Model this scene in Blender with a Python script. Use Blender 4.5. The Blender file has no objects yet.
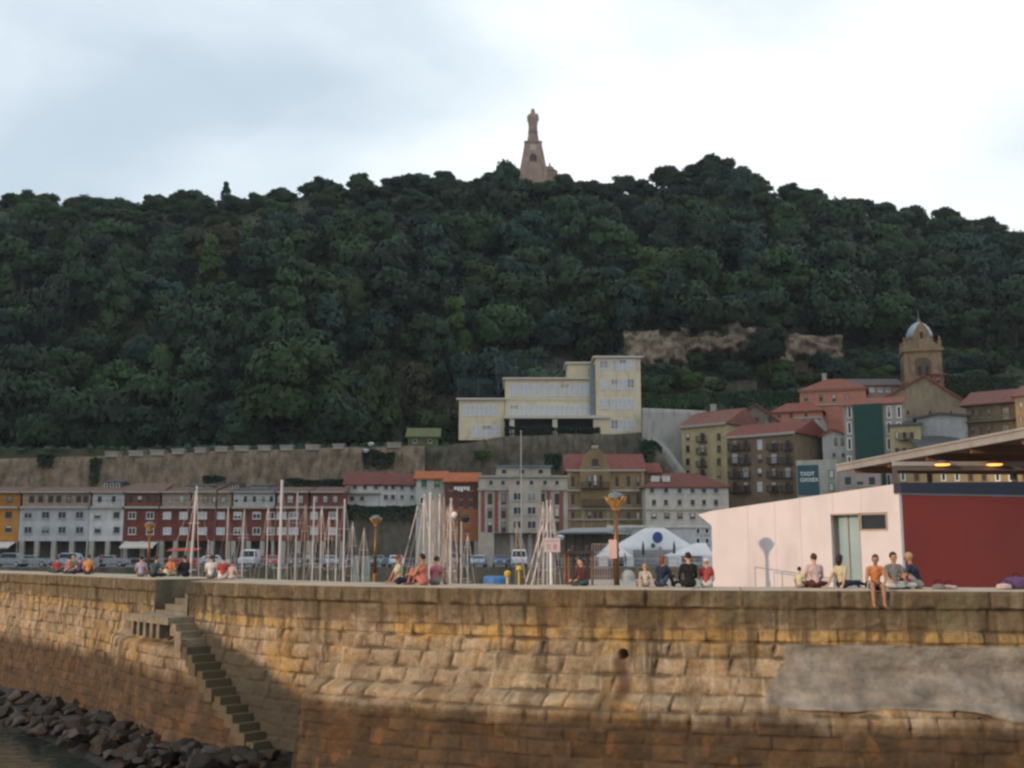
import bpy, bmesh, math, random
import numpy as np
from mathutils import Vector, Matrix
R = math.radians
random.seed(7); rng = np.random.default_rng(7)
sc = bpy.context.scene
COL = sc.collection
# ------------------------------------------------------------------ camera
F = 1100.0; HC = 0.85; TH = math.atan(172/F)
cam = bpy.data.cameras.new('camera'); camo = bpy.data.objects.new('camera', cam); COL.objects.link(camo)
camo.location = (0, 0, HC); camo.rotation_euler = (math.pi/2 + TH, 0, 0)
cam.sensor_width = 36; cam.lens = 36*F/1024; cam.clip_start = .1; cam.clip_end = 9000
sc.camera = camo
def ray(px, py):
    v = (384-py)/F
    return ((px-512)/F, math.cos(TH)-v*math.sin(TH), math.sin(TH)+v*math.cos(TH))
def at(px, py, D):
    x, y, z = ray(px, py); t = D/y
    return Vector((x*t, D, HC+z*t))
def zc(py, D): return at(512, py, D).z
def xc(px, D, py=500): return at(px, py, D).x
def ground(px, py, z=0.0):
    x, y, zz = ray(px, py); t = (z-HC)/zz
    return Vector((x*t, y*t, z))
# ------------------------------------------------------------------ materials
_m = {}
def M(name, c, rough=.85, c2=None, scale=1.0, bump=0.0, bscale=None, metal=0.0, kind='noise', stretch=(1,1,1), spec=.3, rnd=0.0, detail=5, c3=None, emit=None):
    if name in _m: return _m[name]
    m = bpy.data.materials.new(name); m.use_nodes = True; nt = m.node_tree; N = nt.nodes; L = nt.links
    b = N['Principled BSDF']; b.inputs['Roughness'].default_value = rough; b.inputs['Metallic'].default_value = metal
    b.inputs['Specular IOR Level'].default_value = spec
    b.inputs['Base Color'].default_value = (*c, 1)
    if c2 is None: c2 = tuple(x*.78 for x in c)
    tc = N.new('ShaderNodeTexCoord'); mp = N.new('ShaderNodeMapping'); mp.inputs['Scale'].default_value = stretch
    L.new(tc.outputs['Object'], mp.inputs['Vector'])
    n = N.new('ShaderNodeTexNoise'); n.inputs['Scale'].default_value = scale; n.inputs['Detail'].default_value = detail; n.inputs['Roughness'].default_value = .65
    L.new(mp.outputs[0], n.inputs['Vector'])
    r = N.new('ShaderNodeValToRGB'); r.color_ramp.elements[0].position = .35; r.color_ramp.elements[1].position = .68
    r.color_ramp.elements[0].color = (*c, 1); r.color_ramp.elements[1].color = (*c2, 1)
    L.new(n.outputs[0], r.inputs[0]); out = r.outputs[0]
    if c3 is not None:      # streaks running down
        mp2 = N.new('ShaderNodeMapping'); mp2.inputs['Scale'].default_value = (1.0, 1.0, .35); L.new(tc.outputs['Object'], mp2.inputs['Vector'])
        n2 = N.new('ShaderNodeTexNoise'); n2.inputs['Scale'].default_value = 1.0; n2.inputs['Detail'].default_value = 4; L.new(mp2.outputs[0], n2.inputs['Vector'])
        rr = N.new('ShaderNodeValToRGB'); rr.color_ramp.elements[0].position = .48; rr.color_ramp.elements[1].position = .72; L.new(n2.outputs[0], rr.inputs[0])
        mx = N.new('ShaderNodeMix'); mx.data_type = 'RGBA'; L.new(rr.outputs[0], mx.inputs[0]); L.new(out, mx.inputs[6]); mx.inputs[7].default_value = (*c3, 1); out = mx.outputs[2]
    if kind == 'brick':
        bt = N.new('ShaderNodeTexBrick'); bt.inputs['Scale'].default_value = bscale or 1.0; bt.inputs['Mortar Size'].default_value = .03
        bt.inputs['Color1'].default_value = (1, 1, 1, 1); bt.inputs['Color2'].default_value = (.72, .72, .72, 1); bt.inputs['Mortar'].default_value = (.6, .57, .52, 1)
        mp3 = N.new('ShaderNodeMapping'); mp3.inputs['Rotation'].default_value = (math.pi/2, 0, 0); L.new(tc.outputs['Object'], mp3.inputs['Vector']); L.new(mp3.outputs[0], bt.inputs['Vector'])
        mx = N.new('ShaderNodeMix'); mx.data_type = 'RGBA'; mx.blend_type = 'MULTIPLY'; mx.inputs[0].default_value = 1; L.new(out, mx.inputs[6]); L.new(bt.outputs[0], mx.inputs[7]); out = mx.outputs[2]
    if rnd:
        oi = N.new('ShaderNodeObjectInfo'); hs = N.new('ShaderNodeHueSaturation')
        ma = N.new('ShaderNodeMapRange'); ma.inputs[3].default_value = 1-rnd; ma.inputs[4].default_value = 1+rnd; L.new(oi.outputs['Random'], ma.inputs[0]); L.new(ma.outputs[0], hs.inputs['Value'])
        L.new(out, hs.inputs['Color']); out = hs.outputs[0]
    L.new(out, b.inputs['Base Color'])
    if bump:
        bp = N.new('ShaderNodeBump'); bp.inputs['Strength'].default_value = .9; bp.inputs['Distance'].default_value = bump
        if kind == 'tile':
            w = N.new('ShaderNodeTexWave'); w.inputs['Scale'].default_value = bscale or 1.5; w.inputs['Distortion'].default_value = .6; L.new(tc.outputs['Object'], w.inputs['Vector']); L.new(w.outputs[1], bp.inputs['Height'])
        else:
            n3 = N.new('ShaderNodeTexNoise'); n3.inputs['Scale'].default_value = (bscale or scale*4); n3.inputs['Detail'].default_value = 4; L.new(tc.outputs['Object'], n3.inputs['Vector']); L.new(n3.outputs[0], bp.inputs['Height'])
        L.new(bp.outputs[0], b.inputs['Normal'])
    if emit:
        b.inputs['Emission Color'].default_value = (*emit[0], 1); b.inputs['Emission Strength'].default_value = emit[1]
    _m[name] = m; return m
def plaster(name, c, dirt=.72): return M(name, c, .9, tuple(x*dirt for x in c), .5, c3=tuple(x*.7 for x in c), bump=.01, bscale=3, detail=8)
def roofm(name, c): return M(name, c, .9, tuple(x*.6 for x in c), 1.4, bump=.06, kind='tile', bscale=1.6, detail=8)
glass = M('window_glass', (.012, .016, .02), .15, (.03, .035, .04), .6, spec=.25)
glass_pale = M('pale_window_glass', (.34, .37, .40), .3, (.50, .51, .52), 1.2, spec=.4)
white = M('white_paint', (.72, .72, .70), .6, (.6, .59, .56), 1.5)
offw = M('offwhite_paint', (.55, .54, .50), .7, (.42, .41, .38), 1.0)
# ------------------------------------------------------------------ mesh builder
class MB:
    def __init__(s): s.v = []; s.f = []; s.mi = []
    def add(s, vs, fs, mi=0):
        o = len(s.v); s.v.extend([tuple(p) for p in vs]); s.f.extend([tuple(i+o for i in f) for f in fs]); s.mi.extend([mi]*len(fs)); return s
    def box(s, x0, x1, y0, y1, z0, z1, mi=0):
        return s.add([(x0,y0,z0),(x1,y0,z0),(x1,y1,z0),(x0,y1,z0),(x0,y0,z1),(x1,y0,z1),(x1,y1,z1),(x0,y1,z1)],
                     [(0,3,2,1),(4,5,6,7),(0,1,5,4),(1,2,6,5),(2,3,7,6),(3,0,4,7)], mi)
    def prism(s, poly, y0, y1, mi=0):   # poly in xz, extruded along y
        n = len(poly)
        return s.add([(x, y0, z) for x, z in poly]+[(x, y1, z) for x, z in poly], [tuple(range(n)), tuple(range(2*n-1, n-1, -1))]+[(i, n+i, n+(i+1) % n, (i+1) % n) for i in range(n)], mi)
    def prismx(s, poly, x0, x1, mi=0):  # poly in yz
        n = len(poly)
        return s.add([(x0, y, z) for y, z in poly]+[(x1, y, z) for y, z in poly], [tuple(range(n)), tuple(range(2*n-1, n-1, -1))]+[(i, n+i, n+(i+1) % n, (i+1) % n) for i in range(n)], mi)
    def prismz(s, poly, z0, z1, mi=0):
        n = len(poly)
        return s.add([(x, y, z0) for x, y in poly]+[(x, y, z1) for x, y in poly], [tuple(range(n)), tuple(range(2*n-1, n-1, -1))]+[(i, n+i, n+(i+1) % n, (i+1) % n) for i in range(n)], mi)
    def tube(s, a, b, ra, rb=None, n=8, mi=0):
        a = Vector(a); b = Vector(b); rb = ra if rb is None else rb; d = (b-a).normalized(); u = d.orthogonal().normalized(); w = d.cross(u)
        vs = []
        for p, r in ((a, ra), (b, rb)):
            for k in range(n):
                t = 2*math.pi*k/n; vs.append(p+u*(r*math.cos(t))+w*(r*math.sin(t)))
        return s.add(vs, [(i, (i+1) % n, n+(i+1) % n, n+i) for i in range(n)]+[tuple(range(n-1, -1, -1)), tuple(range(n, 2*n))], mi)
    def lathe(s, prof, n=16, c=(0,0,0), sy=1.0, mi=0):
        vs = []; k = len(prof)
        for r, z in prof:
            for i in range(n):
                t = 2*math.pi*i/n; vs.append((c[0]+r*math.cos(t), c[1]+sy*r*math.sin(t), c[2]+z))
        fs = [(j*n+i, j*n+(i+1) % n, (j+1)*n+(i+1) % n, (j+1)*n+i) for j in range(k-1) for i in range(n)]+[tuple(range(n-1, -1, -1)), tuple(range((k-1)*n, k*n))]
        return s.add(vs, fs, mi)
    def mesh(s, name, mats):
        me = bpy.data.meshes.new(name); me.from_pydata(s.v, [], s.f)
        for m in (mats if isinstance(mats, (list, tuple)) else [mats]): me.materials.append(m)
        me.polygons.foreach_set('material_index', s.mi); me.update(); return me
    def build(s, name, mats, parent=None, smooth=False):
        me = s.mesh(name, mats)
        bm = bmesh.new(); bm.from_mesh(me); bmesh.ops.recalc_face_normals(bm, faces=bm.faces); bm.to_mesh(me); bm.free()
        if smooth: me.shade_smooth()
        return link(name, me, parent)
def link(name, me, parent=None, loc=None):
    o = bpy.data.objects.new(name, me); COL.objects.link(o)
    if parent is not None: o.parent = parent
    if loc is not None: o.location = loc
    return o
def tag(o, label=None, cat=None, group=None, kind=None):
    if label: o['label'] = label
    if cat: o['category'] = cat
    if group: o['group'] = group
    if kind: o['kind'] = kind
    return o
def empty(name, loc=(0,0,0), rz=0, label=None, cat=None, group=None):
    o = bpy.data.objects.new(name, None); COL.objects.link(o); o.location = loc; o.rotation_euler = (0, 0, rz); o.empty_display_size = .3
    return tag(o, label, cat, group)
def copy_tree(o, parent=None):
    c = o.copy(); COL.objects.link(c)
    if parent is not None: c.parent = parent
    for ch in list(o.children): copy_tree(ch, c)
    return c
def npmesh(name, V, Fq, mats, smooth=False, attrs=None, mi=None, normals=None):
    me = bpy.data.meshes.new(name); V = np.asarray(V, np.float32); Fq = np.asarray(Fq, np.int32); k = Fq.shape[1]
    me.vertices.add(len(V)); me.vertices.foreach_set('co', V.ravel()); me.loops.add(Fq.size); me.loops.foreach_set('vertex_index', Fq.ravel())
    me.polygons.add(len(Fq)); me.polygons.foreach_set('loop_start', np.arange(0, Fq.size, k, dtype=np.int32))
    for m in mats: me.materials.append(m)
    if mi is not None: me.polygons.foreach_set('material_index', np.asarray(mi, np.int32))
    me.update(calc_edges=True)
    for an, (dom, arr) in (attrs or {}).items():
        a = me.attributes.new(an, 'FLOAT', dom); a.data.foreach_set('value', np.asarray(arr, np.float32))
    if smooth or normals is not None: me.polygons.foreach_set('use_smooth', np.ones(len(Fq), bool))
    if normals is not None: me.normals_split_custom_set([tuple(q) for q in normals[Fq.ravel()].tolist()])
    return me
def vnoise(x, y, seed=0):
    xi = np.floor(x).astype(np.int64); yi = np.floor(y).astype(np.int64); fx = x-xi; fy = y-yi; fx = fx*fx*(3-2*fx); fy = fy*fy*(3-2*fy)
    def h(a, b):
        n = (a*374761393+b*668265263+seed*974634777) & 0xffffffff; n = ((n ^ (n >> 13))*1274126177) & 0xffffffff; return ((n ^ (n >> 16)) & 0xffff)/65535.0
    return (h(xi, yi)*(1-fx)+h(xi+1, yi)*fx)*(1-fy)+(h(xi, yi+1)*(1-fx)+h(xi+1, yi+1)*fx)*fy
def fbm(x, y, seed=0, o=4):
    s = 0; a = .5
    for k in range(o): s = s+a*vnoise(x*2**k, y*2**k, seed+k*17); a *= .5
    return s/(1-.5**o)
def hsh(a, b, seed=0):
    n = (a.astype(np.int64)*374761393+b.astype(np.int64)*668265263+seed*974634777) & 0xffffffff; n = ((n ^ (n >> 13))*1274126177) & 0xffffffff; return ((n ^ (n >> 16)) & 0xffff)/65535.0
def sst(x, a, b):
    t = np.clip((x-a)/(b-a), 0, 1); return t*t*(3-2*t)
# ------------------------------------------------------------------ world and sun
SUN_H = Vector((.8, .6)); SUN_EL = R(10.8)     # horizontal travel direction of the light
w = bpy.data.worlds.new('World'); sc.world = w; w.use_nodes = True; nt = w.node_tree; N = nt.nodes; L = nt.links
bg = N['Background']; sky = N.new('ShaderNodeTexSky'); sky.sky_type = 'NISHITA'; sky.sun_disc = False; sky.sun_elevation = SUN_EL
sky.sun_rotation = math.atan2(-SUN_H.x, -SUN_H.y); sky.air_density = 1.0; sky.dust_density = 2.0
tc = N.new('ShaderNodeTexCoord'); mp = N.new('ShaderNodeMapping'); mp.inputs['Scale'].default_value = (1.0, 1.0, 2.0); mp.inputs['Location'].default_value = (2.3, .9, 2.6)
L.new(tc.outputs['Generated'], mp.inputs['Vector'])
n1 = N.new('ShaderNodeTexNoise'); n1.inputs['Scale'].default_value = 2.0; n1.inputs['Detail'].default_value = 6; n1.inputs['Roughness'].default_value = .5; n1.inputs['Distortion'].default_value = .3
L.new(mp.outputs[0], n1.inputs['Vector'])
r1 = N.new('ShaderNodeValToRGB'); e = r1.color_ramp.elements; e[0].position = .30; e[0].color = (.60, .71, .81, 1); e[1].position = .62; e[1].color = (.98, 1.0, 1.02, 1)
e2 = e.new(.46); e2.color = (.76, .85, .92, 1)
sep = N.new('ShaderNodeSeparateXYZ'); L.new(tc.outputs['Generated'], sep.inputs[0])
ad = N.new('ShaderNodeMath'); ad.operation = 'MULTIPLY_ADD'; L.new(sep.outputs[0], ad.inputs[0]); ad.inputs[1].default_value = .05; L.new(n1.outputs[0], ad.inputs[2])
L.new(ad.outputs[0], r1.inputs[0])
mu = N.new('ShaderNodeMix'); mu.data_type = 'RGBA'; mu.blend_type = 'MULTIPLY'; mu.inputs[0].default_value = 1; L.new(r1.outputs[0], mu.inputs[6]); mu.inputs[7].default_value = (10, 10, 10, 1)
r2 = N.new('ShaderNodeValToRGB'); r2.color_ramp.elements[0].position = .25; r2.color_ramp.elements[0].color = (.8, .8, .8, 1); r2.color_ramp.elements[1].position = .5; L.new(n1.outputs[0], r2.inputs[0])
mx = N.new('ShaderNodeMix'); mx.data_type = 'RGBA'; L.new(r2.outputs[0], mx.inputs[0]); L.new(sky.outputs[0], mx.inputs[6]); L.new(mu.outputs[2], mx.inputs[7])
L.new(mx.outputs[2], bg.inputs[0]); bg.inputs[1].default_value = .114
sd = bpy.data.lights.new('sun', 'SUN'); sd.energy = 2.9; sd.angle = R(.53); sd.color = (1.0, .67, .44); so = bpy.data.objects.new('sun', sd); COL.objects.link(so)
tdir = Vector((SUN_H.x*math.cos(SUN_EL), SUN_H.y*math.cos(SUN_EL), -math.sin(SUN_EL)))
so.rotation_euler = tdir.to_track_quat('-Z', 'Y').to_euler(); so.location = (-60, -30, 40)
sc.view_settings.view_transform = 'Standard'; sc.view_settings.look = 'None'; sc.view_settings.gamma = 1; sc.view_settings.exposure = 0.0
sc.cycles.pixel_filter_type = 'BLACKMAN_HARRIS'; sc.cycles.filter_width = 2.6
sc.cycles.max_bounces = 5; sc.cycles.diffuse_bounces = 3; sc.cycles.glossy_bounces = 2; sc.cycles.volume_bounces = 0
# cloud bank added out of view to keep the low sun off town and hill
def shade_cloud():
    W0 = 78; Lc = 1500; V = []; Fq = []
    nu, nv = 96, 40
    pw = Vector((-SUN_H.y, SUN_H.x))
    for j in range(nv):
        for i in range(nu):
            a = 2*math.pi*i/nu; b = -math.pi/2+math.pi*j/(nv-1)
            cx = math.copysign(abs(math.cos(a))**.55, math.cos(a)); cy = math.sin(a); cb = abs(math.cos(b))**.6
            V.append((cx*cb, cy*cb, math.copysign(abs(math.sin(b))**.8, math.sin(b))))
    V = np.array(V); wcen = W0+330; lump = fbm(V[:, 0]*4+9, V[:, 2]*4+V[:, 1]*3, 5, 4)-.5
    ww = wcen+V[:, 0]*330*(1+.03*lump); ll = -Lc+V[:, 1]*(150+90*lump); zz = 400+V[:, 2]*(190+70*lump)
    X = pw.x*ww+SUN_H.x*ll; Y = pw.y*ww+SUN_H.y*ll
    fs = [(j*nu+i, j*nu+(i+1) % nu, (j+1)*nu+(i+1) % nu, (j+1)*nu+i) for j in range(nv-1) for i in range(nu)]
    me = npmesh('shade_cloud', np.stack([X, Y, zz], 1), fs, [M('shade_cloud_white', (.8, .8, .82), 1, (.75, .76, .8), .01)], True)
    tag(link('shade_cloud', me), kind='structure')
shade_cloud()
# ------------------------------------------------------------------ sea wall
_edge = [(-260, 564.8), (-120, 569.0), (0, 573), (80, 576), (160, 580), (230, 583), (300, 585.2), (400, 587), (500, 588.3), (600, 589.4), (700, 590.2), (850, 591), (1024, 591.6), (1150, 592), (1400, 592), (1800, 592.2), (2300, 592.4)]
_pp = np.array([ground(px, py)[:2] for px, py in _edge]); _px = np.array([e[0] for e in _edge], float)
# smooth path: resample densely, then average
_t = np.linspace(0, len(_edge)-1, 1650); _i = np.arange(len(_edge))
_X = np.interp(_t, _i, _pp[:, 0]); _Y = np.interp(_t, _i, _pp[:, 1]); _PX = np.interp(_t, _i, _px)
for _ in range(3):
    k = np.ones(61)/61
    for A in (_X, _Y): A[30:-30] = np.convolve(A, k, 'valid')
_S = np.concatenate([[0], np.cumsum(np.hypot(np.diff(_X), np.diff(_Y)))])
def s_px(px):
    return float(np.interp(px, (_X/_Y*F/math.cos(TH)*math.cos(TH)+512), _S)) if True else 0
def wall_pt(s, off=0.0, z=0.0):
    x = np.interp(s, _S, _X); y = np.interp(s, _S, _Y); e = .25
    tx = np.interp(s+e, _S, _X)-np.interp(s-e, _S, _X); ty = np.interp(s+e, _S, _Y)-np.interp(s-e, _S, _Y); l = np.hypot(tx, ty)
    return x+off*(ty/l), y-off*(tx/l), z   # outward = towards the sea (camera side)
def spx(px): return s_px(px)
sN0, sN1 = spx(158), spx(190)          # notch where the steps go down
sL0, sL1 = spx(156), spx(198)          # landing
sT1 = spx(305)                          # foot of steps
sB = spx(329)                           # end of the bulging part
NST = 18; zL = -1.2; zF = -5.25
def wall_mesh():
    ds, dz = .032, .028
    s = np.arange(1.0, _S[-1]-8, ds); v = np.arange(0, 7.2, dz); Sg, Vg = np.meshgrid(s, v); Z = -Vg
    # courses
    rows = [0, .44, .98, 1.3]; z = 1.3
    while z < 3.0: rows.append(z+.41+.05*math.sin(z*9)); z = rows[-1]
    while z < 7.6: rows.append(z+.36+.05*math.sin(z*7)); z = rows[-1]
    rows = np.array(rows); warp = .05*(fbm(Sg*.22, Vg*.4, 3, 3)-.5)*2
    Vw = np.clip(Vg+warp*np.clip(Vg, 0, 1), 0, 7.5); ri = np.searchsorted(rows, Vw, side='right')-1; r0 = rows[ri]; r1 = rows[np.minimum(ri+1, len(rows)-1)]
    lens = np.array([1.15, 1.3, .62]+[.82 if rr < 3 else .95 for rr in rows[3:]]+[1.0])
    leftf = sst(Sg, sL0-1.0, sL0)          # 0 on the far left, 1 to the right of the steps
    ln = lens[ri]*(1-.45*(1-(leftf > .5))*(ri > 1)); off = hsh(ri, ri*0+5)*3
    lean = np.where((ri >= 3) & (Vw < 3.0), .28*(Vw-r0), 0)
    u = (Sg+off+lean)/ln; ui = np.floor(u); jit = (hsh(ui, ri, 2)-.5)*.42; jit2 = (hsh(ui+1, ri, 2)-.5)*.42
    fu = u-ui; lo = jit; hi = 1+jit2; inb = fu < lo; inb2 = fu >= hi
    ui = np.where(inb, ui-1, np.where(inb2, ui+1, ui)); jl = (hsh(ui, ri, 2)-.5)*.42; jr = 1+(hsh(ui+1, ri, 2)-.5)*.42
    fu = u-ui; du = np.minimum(fu-jl, jr-fu)*ln; dv = np.minimum(Vw-r0, r1-Vw)
    rc = .20*fbm(Sg*2.3, Vg*2.3, 31, 3); d = np.minimum(du, dv)+(rc-.10)*.6
    rnd = hsh(ui, ri, 9); rnd2 = hsh(ui, ri, 11); rnd3 = hsh(ui, ri, 13)
    gap = .25+.75*np.clip(d/.035, 0, 1)
    bulge = ((Vw > 1.25) & (Vw < 3.2)).astype(float)*sst(Sg, sB-3, sB+1.5)
    amp = np.where(bulge > 0, .13, .055)+.05*(ri < 2)
    pillow = np.clip(d/np.where(bulge > 0, .17, .10), 0, 1); pillow = np.sqrt(1-(1-pillow)**2)
    cu = (fu-(jl+jr)/2); cv = (Vw-r0)/(r1-r0)-.5
    D = .70*amp*(pillow-1)+(rnd-.5)*.07+cu*(rnd2-.5)*.13+cv*(rnd3-.5)*.10+bulge*cv*(-.11)
    D += (fbm(Sg*1.7, Vg*1.7, 41, 4)-.5)*.10+(fbm(Sg*6, Vg*6, 51, 3)-.5)*.06
    eroded = sst(fbm(Sg*.5, Vg*.9, 61, 4), .56, .68)*(ri < 3); D -= eroded*.07*pillow
    # macro profile
    right = sst(Sg, sB-.25, sB+.1)
    prof = .10*np.clip(Vg-.44, 0, .02)/.02*-1
    slope = .75*np.clip((Vg-1.3)/1.75, 0, 1)**1.5
    prof = prof+slope*(right*.999+ (1-right)*0)+right*np.clip(Vg-3.05, 0, 9)*.05+(1-right)*np.clip(Vg-1, 0, 9)*.05
    prof = prof+right*.32*sst(Vg, 2.55, 2.75)*(Sg < sB+60)
    # solid below the steps
    st = (Sg-sL1)/(sT1-sL1); stepz = np.where(st < 0, zL, zL+(zF-zL)*(np.floor(np.clip(st, 0, 1)*NST)+1)/NST)
    mass = (Z < stepz) & (Sg < sT1)
    ramp = sst(Sg, sL0-6.0, sL0+.3)
    prof = prof+np.where(mass, .60*ramp*np.where(Sg < sL1, sst(-Z, 1.9, 2.3), 1), 0)
    notch = (Sg > sN0) & (Sg < sN1) & (Z > zL-.02); prof = prof-1.7*notch
    # rendered repair patch on the right
    pl = spx(775)+ (Vg-1.3)*(-.35)+.5*(fbm(Sg*.7, Vg*1.2, 71, 3)-.5)
    patch = sst(Sg-pl, 0, .12)*sst(Vg, 1.28, 1.36)*(1-sst(Vg-(2.55+.045*(Sg-pl)+.5*(fbm(Sg*.45, Vg*0, 73, 3)-.5)), 0, .1))
    lip = patch*(1-sst(Vg, 1.75, 2.2))
    D = D*(1-patch)+patch*(.03+.34*(fbm(Sg*1.3, Vg*2.0, 81, 5)-.5)+.10*(fbm(Sg*4, Vg*4, 83, 3)-.5))+.12*sst(Vg, 1.9, 2.5)*patch
    # drain hole
    hs_, hv_ = spx(620), 1.62; dh = np.hypot(Sg-hs_, Vg-hv_); D = D-.5*(1-sst(dh, .09, .14))
    stain = (1-sst(np.abs(Sg-hs_-.08*np.sin(Vg*6)), .06, .30))*sst(Vg, 1.6, 1.75)*(1-sst(Vg, 2.4, 3.3))
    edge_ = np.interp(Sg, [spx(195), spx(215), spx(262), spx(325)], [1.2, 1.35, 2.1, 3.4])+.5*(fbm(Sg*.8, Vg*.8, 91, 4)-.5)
    shade_stain = (1-mass)*sst(Vg-edge_, -.05, .35)*sst(Sg, sL1-.3, sL1+.5)*(1-sst(Sg, spx(322), spx(326)))  # shadow of the steps, painted as a dark wedge to their right
    nd_ = np.clip(1-np.hypot((Sg-sN1-.2)/1.5, Vg/1.4), 0, 1); shade_stain = np.maximum(shade_stain, np.clip(nd_*1.6, 0, .8)*(fbm(Sg*2, Vg*2, 95, 3) > .38))
    x, y, _ = wall_pt(Sg, prof+D); nr, nc = Sg.shape
    V = np.stack([x, y, Z], -1)
    xi_, yi_, _ = wall_pt(s, np.where((s > sN0) & (s < sN1), -1.9, -.34)); top = np.stack([xi_, yi_, s*0-.012], -1); top2 = V[0].copy(); V[0] = top; V[1, :, 2] = -.012; V = V.reshape(-1, 3)
    idx = np.arange(nr*nc).reshape(nr, nc); Fq = np.stack([idx[:-1, :-1], idx[1:, :-1], idx[1:, 1:], idx[:-1, 1:]], -1).reshape(-1, 4)
    at_ = {'blk': ('POINT', rnd.ravel()), 'gap': ('POINT', (gap*(1-patch)+patch).ravel()), 'patch': ('POINT', patch.ravel()), 'depth': ('POINT', Vg.ravel()), 'along': ('POINT', Sg.ravel()),
           'stain': ('POINT', stain.ravel()), 'shade_stain': ('POINT', shade_stain.ravel()), 'course': ('POINT', (ri == 2).astype(float).ravel()), 'right': ('POINT', right.ravel())}
    return V, Fq, at_
def wall_mat():
    m = bpy.data.materials.new('sea_wall_stone'); m.use_nodes = True; nt = m.node_tree; N = nt.nodes; L = nt.links; b = N['Principled BSDF']; b.inputs['Roughness'].default_value = .85; b.inputs['Specular IOR Level'].default_value = .3
    def A(n): a = N.new('ShaderNodeAttribute'); a.attribute_name = n; return a.outputs['Fac']
    al, de = A('along'), A('depth')
    cmb = N.new('ShaderNodeCombineXYZ'); L.new(al, cmb.inputs[0]); L.new(de, cmb.inputs[1])
    def noise(scale, st=(1, 1, 1), det=5, loc=(0, 0, 0), ro=.6):
        mp = N.new('ShaderNodeMapping'); mp.inputs['Scale'].default_value = st; mp.inputs['Location'].default_value = loc; L.new(cmb.outputs[0], mp.inputs[0])
        n = N.new('ShaderNodeTexNoise'); n.inputs['Scale'].default_value = scale; n.inputs['Detail'].default_value = det; n.inputs['Roughness'].default_value = ro; L.new(mp.outputs[0], n.inputs['Vector']); return n.outputs[0]
    def ramp(inp, stops):
        r = N.new('ShaderNodeValToRGB'); e = r.color_ramp.elements; e[0].position, e[0].color = stops[0][0], (*stops[0][1], 1); e[1].position, e[1].color = stops[-1][0], (*stops[-1][1], 1)
        for p, c in stops[1:-1]: q = e.new(p); q.color = (*c, 1)
        L.new(inp, r.inputs[0]); return r.outputs[0]
    def mixc(f, a, b_, mode='MIX'):
        x = N.new('ShaderNodeMix'); x.data_type = 'RGBA'; x.blend_type = mode
        if isinstance(f, (int, float)): x.inputs[0].default_value = f
        else: L.new(f, x.inputs[0])
        for i, c in ((6, a), (7, b_)):
            if isinstance(c, tuple): x.inputs[i].default_value = (*c, 1)
            else: L.new(c, x.inputs[i])
        return x.outputs[2]
    def math_(op, a, b_=0.0, c=0.0):
        x = N.new('ShaderNodeMath'); x.operation = op
        for i, q in enumerate((a, b_, c)):
            if isinstance(q, (int, float)): x.inputs[i].default_value = q
            else: L.new(q, x.inputs[i])
        return x.outputs[0]
    blk = ramp(A('blk'), [(0, (.12, .085, .05)), (.25, (.27, .195, .11)), (.55, (.42, .31, .18)), (.8, (.22, .175, .12)), (1, (.48, .39, .26))])
    col = mixc(.55, blk, ramp(noise(1.6), [(.3, (.13, .09, .055)), (.48, (.33, .25, .155)), (.7, (.47, .39, .28))]))
    # ochre lichen course and blotches
    och = math_('MULTIPLY', ramp_f(N, L, noise(.55, det=3, loc=(4, 2, 0)), .5, .62), .6); col = mixc(och, col, (.42, .24, .06))
    och2 = math_('MULTIPLY', A('course'), ramp_f(N, L, noise(.5, det=2, loc=(9, 2, 0)), .38, .52)); col = mixc(math_('MULTIPLY', och2, .6), col, (.45, .28, .07))
    # dark runs from the coping
    st = noise(1.0, (2.6, .30, 1), 5, (0, 7, 0)); stf = ramp_f(N, L, math_('MULTIPLY_ADD', de, -.075, st), .36, .54); col = mixc(math_('MULTIPLY', stf, .88), col, (.07, .048, .026))
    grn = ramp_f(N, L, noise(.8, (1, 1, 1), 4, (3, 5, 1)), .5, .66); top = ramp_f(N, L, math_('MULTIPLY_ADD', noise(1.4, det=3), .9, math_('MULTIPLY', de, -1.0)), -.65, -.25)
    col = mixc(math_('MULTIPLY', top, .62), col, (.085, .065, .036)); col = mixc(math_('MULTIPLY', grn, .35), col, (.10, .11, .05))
    fine = ramp(noise(9, det=4, ro=.7), [(.3, (.55, .55, .55)), (.7, (1.25, 1.25, 1.25))]); col = mixc(.7, col, mixc(1.0, col, fine, 'MULTIPLY'))
    mac = ramp_f(N, L, noise(.28, (1, 1.3, 1), 4, (5, 9, 0)), .46, .62); col = mixc(math_('MULTIPLY', mac, .62), col, mixc(.5, col, (.10, .08, .045)))
    mac2 = ramp_f(N, L, noise(1.3, (1, .8, 1), 5, (15, 9, 0)), .50, .66); col = mixc(math_('MULTIPLY', mac2, .55), col, (.10, .065, .035))
    eff = math_('MULTIPLY', ramp_f(N, L, noise(1.0, (3.2, .45, 1), 4, (30, 2, 0)), .55, .68), ramp_f(N, L, de, 1.0, 1.6)); col = mixc(math_('MULTIPLY', eff, .5), col, (.47, .40, .30))
    # repair mortar
    pc = ramp(noise(.9, (1, 1.6, 1), 6, (2, 1, 0)), [(.34, (.085, .078, .066)), (.5, (.17, .155, .13)), (.66, (.29, .265, .225))]); col = mixc(math_('MULTIPLY', A('patch'), .9), col, pc)
    # rusty seep below the drain
    col = mixc(math_('MULTIPLY', A('stain'), .85), col, (.06, .03, .015))
    # weed zone below the high-water mark
    tide = ramp_f(N, L, math_('ADD', math_('MULTIPLY_ADD', noise(.7, (1, .5, 1), 5, (1, 1, 0)), 1.3, de), math_('MULTIPLY', A('right'), .0)), 3.25, 3.95)
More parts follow.
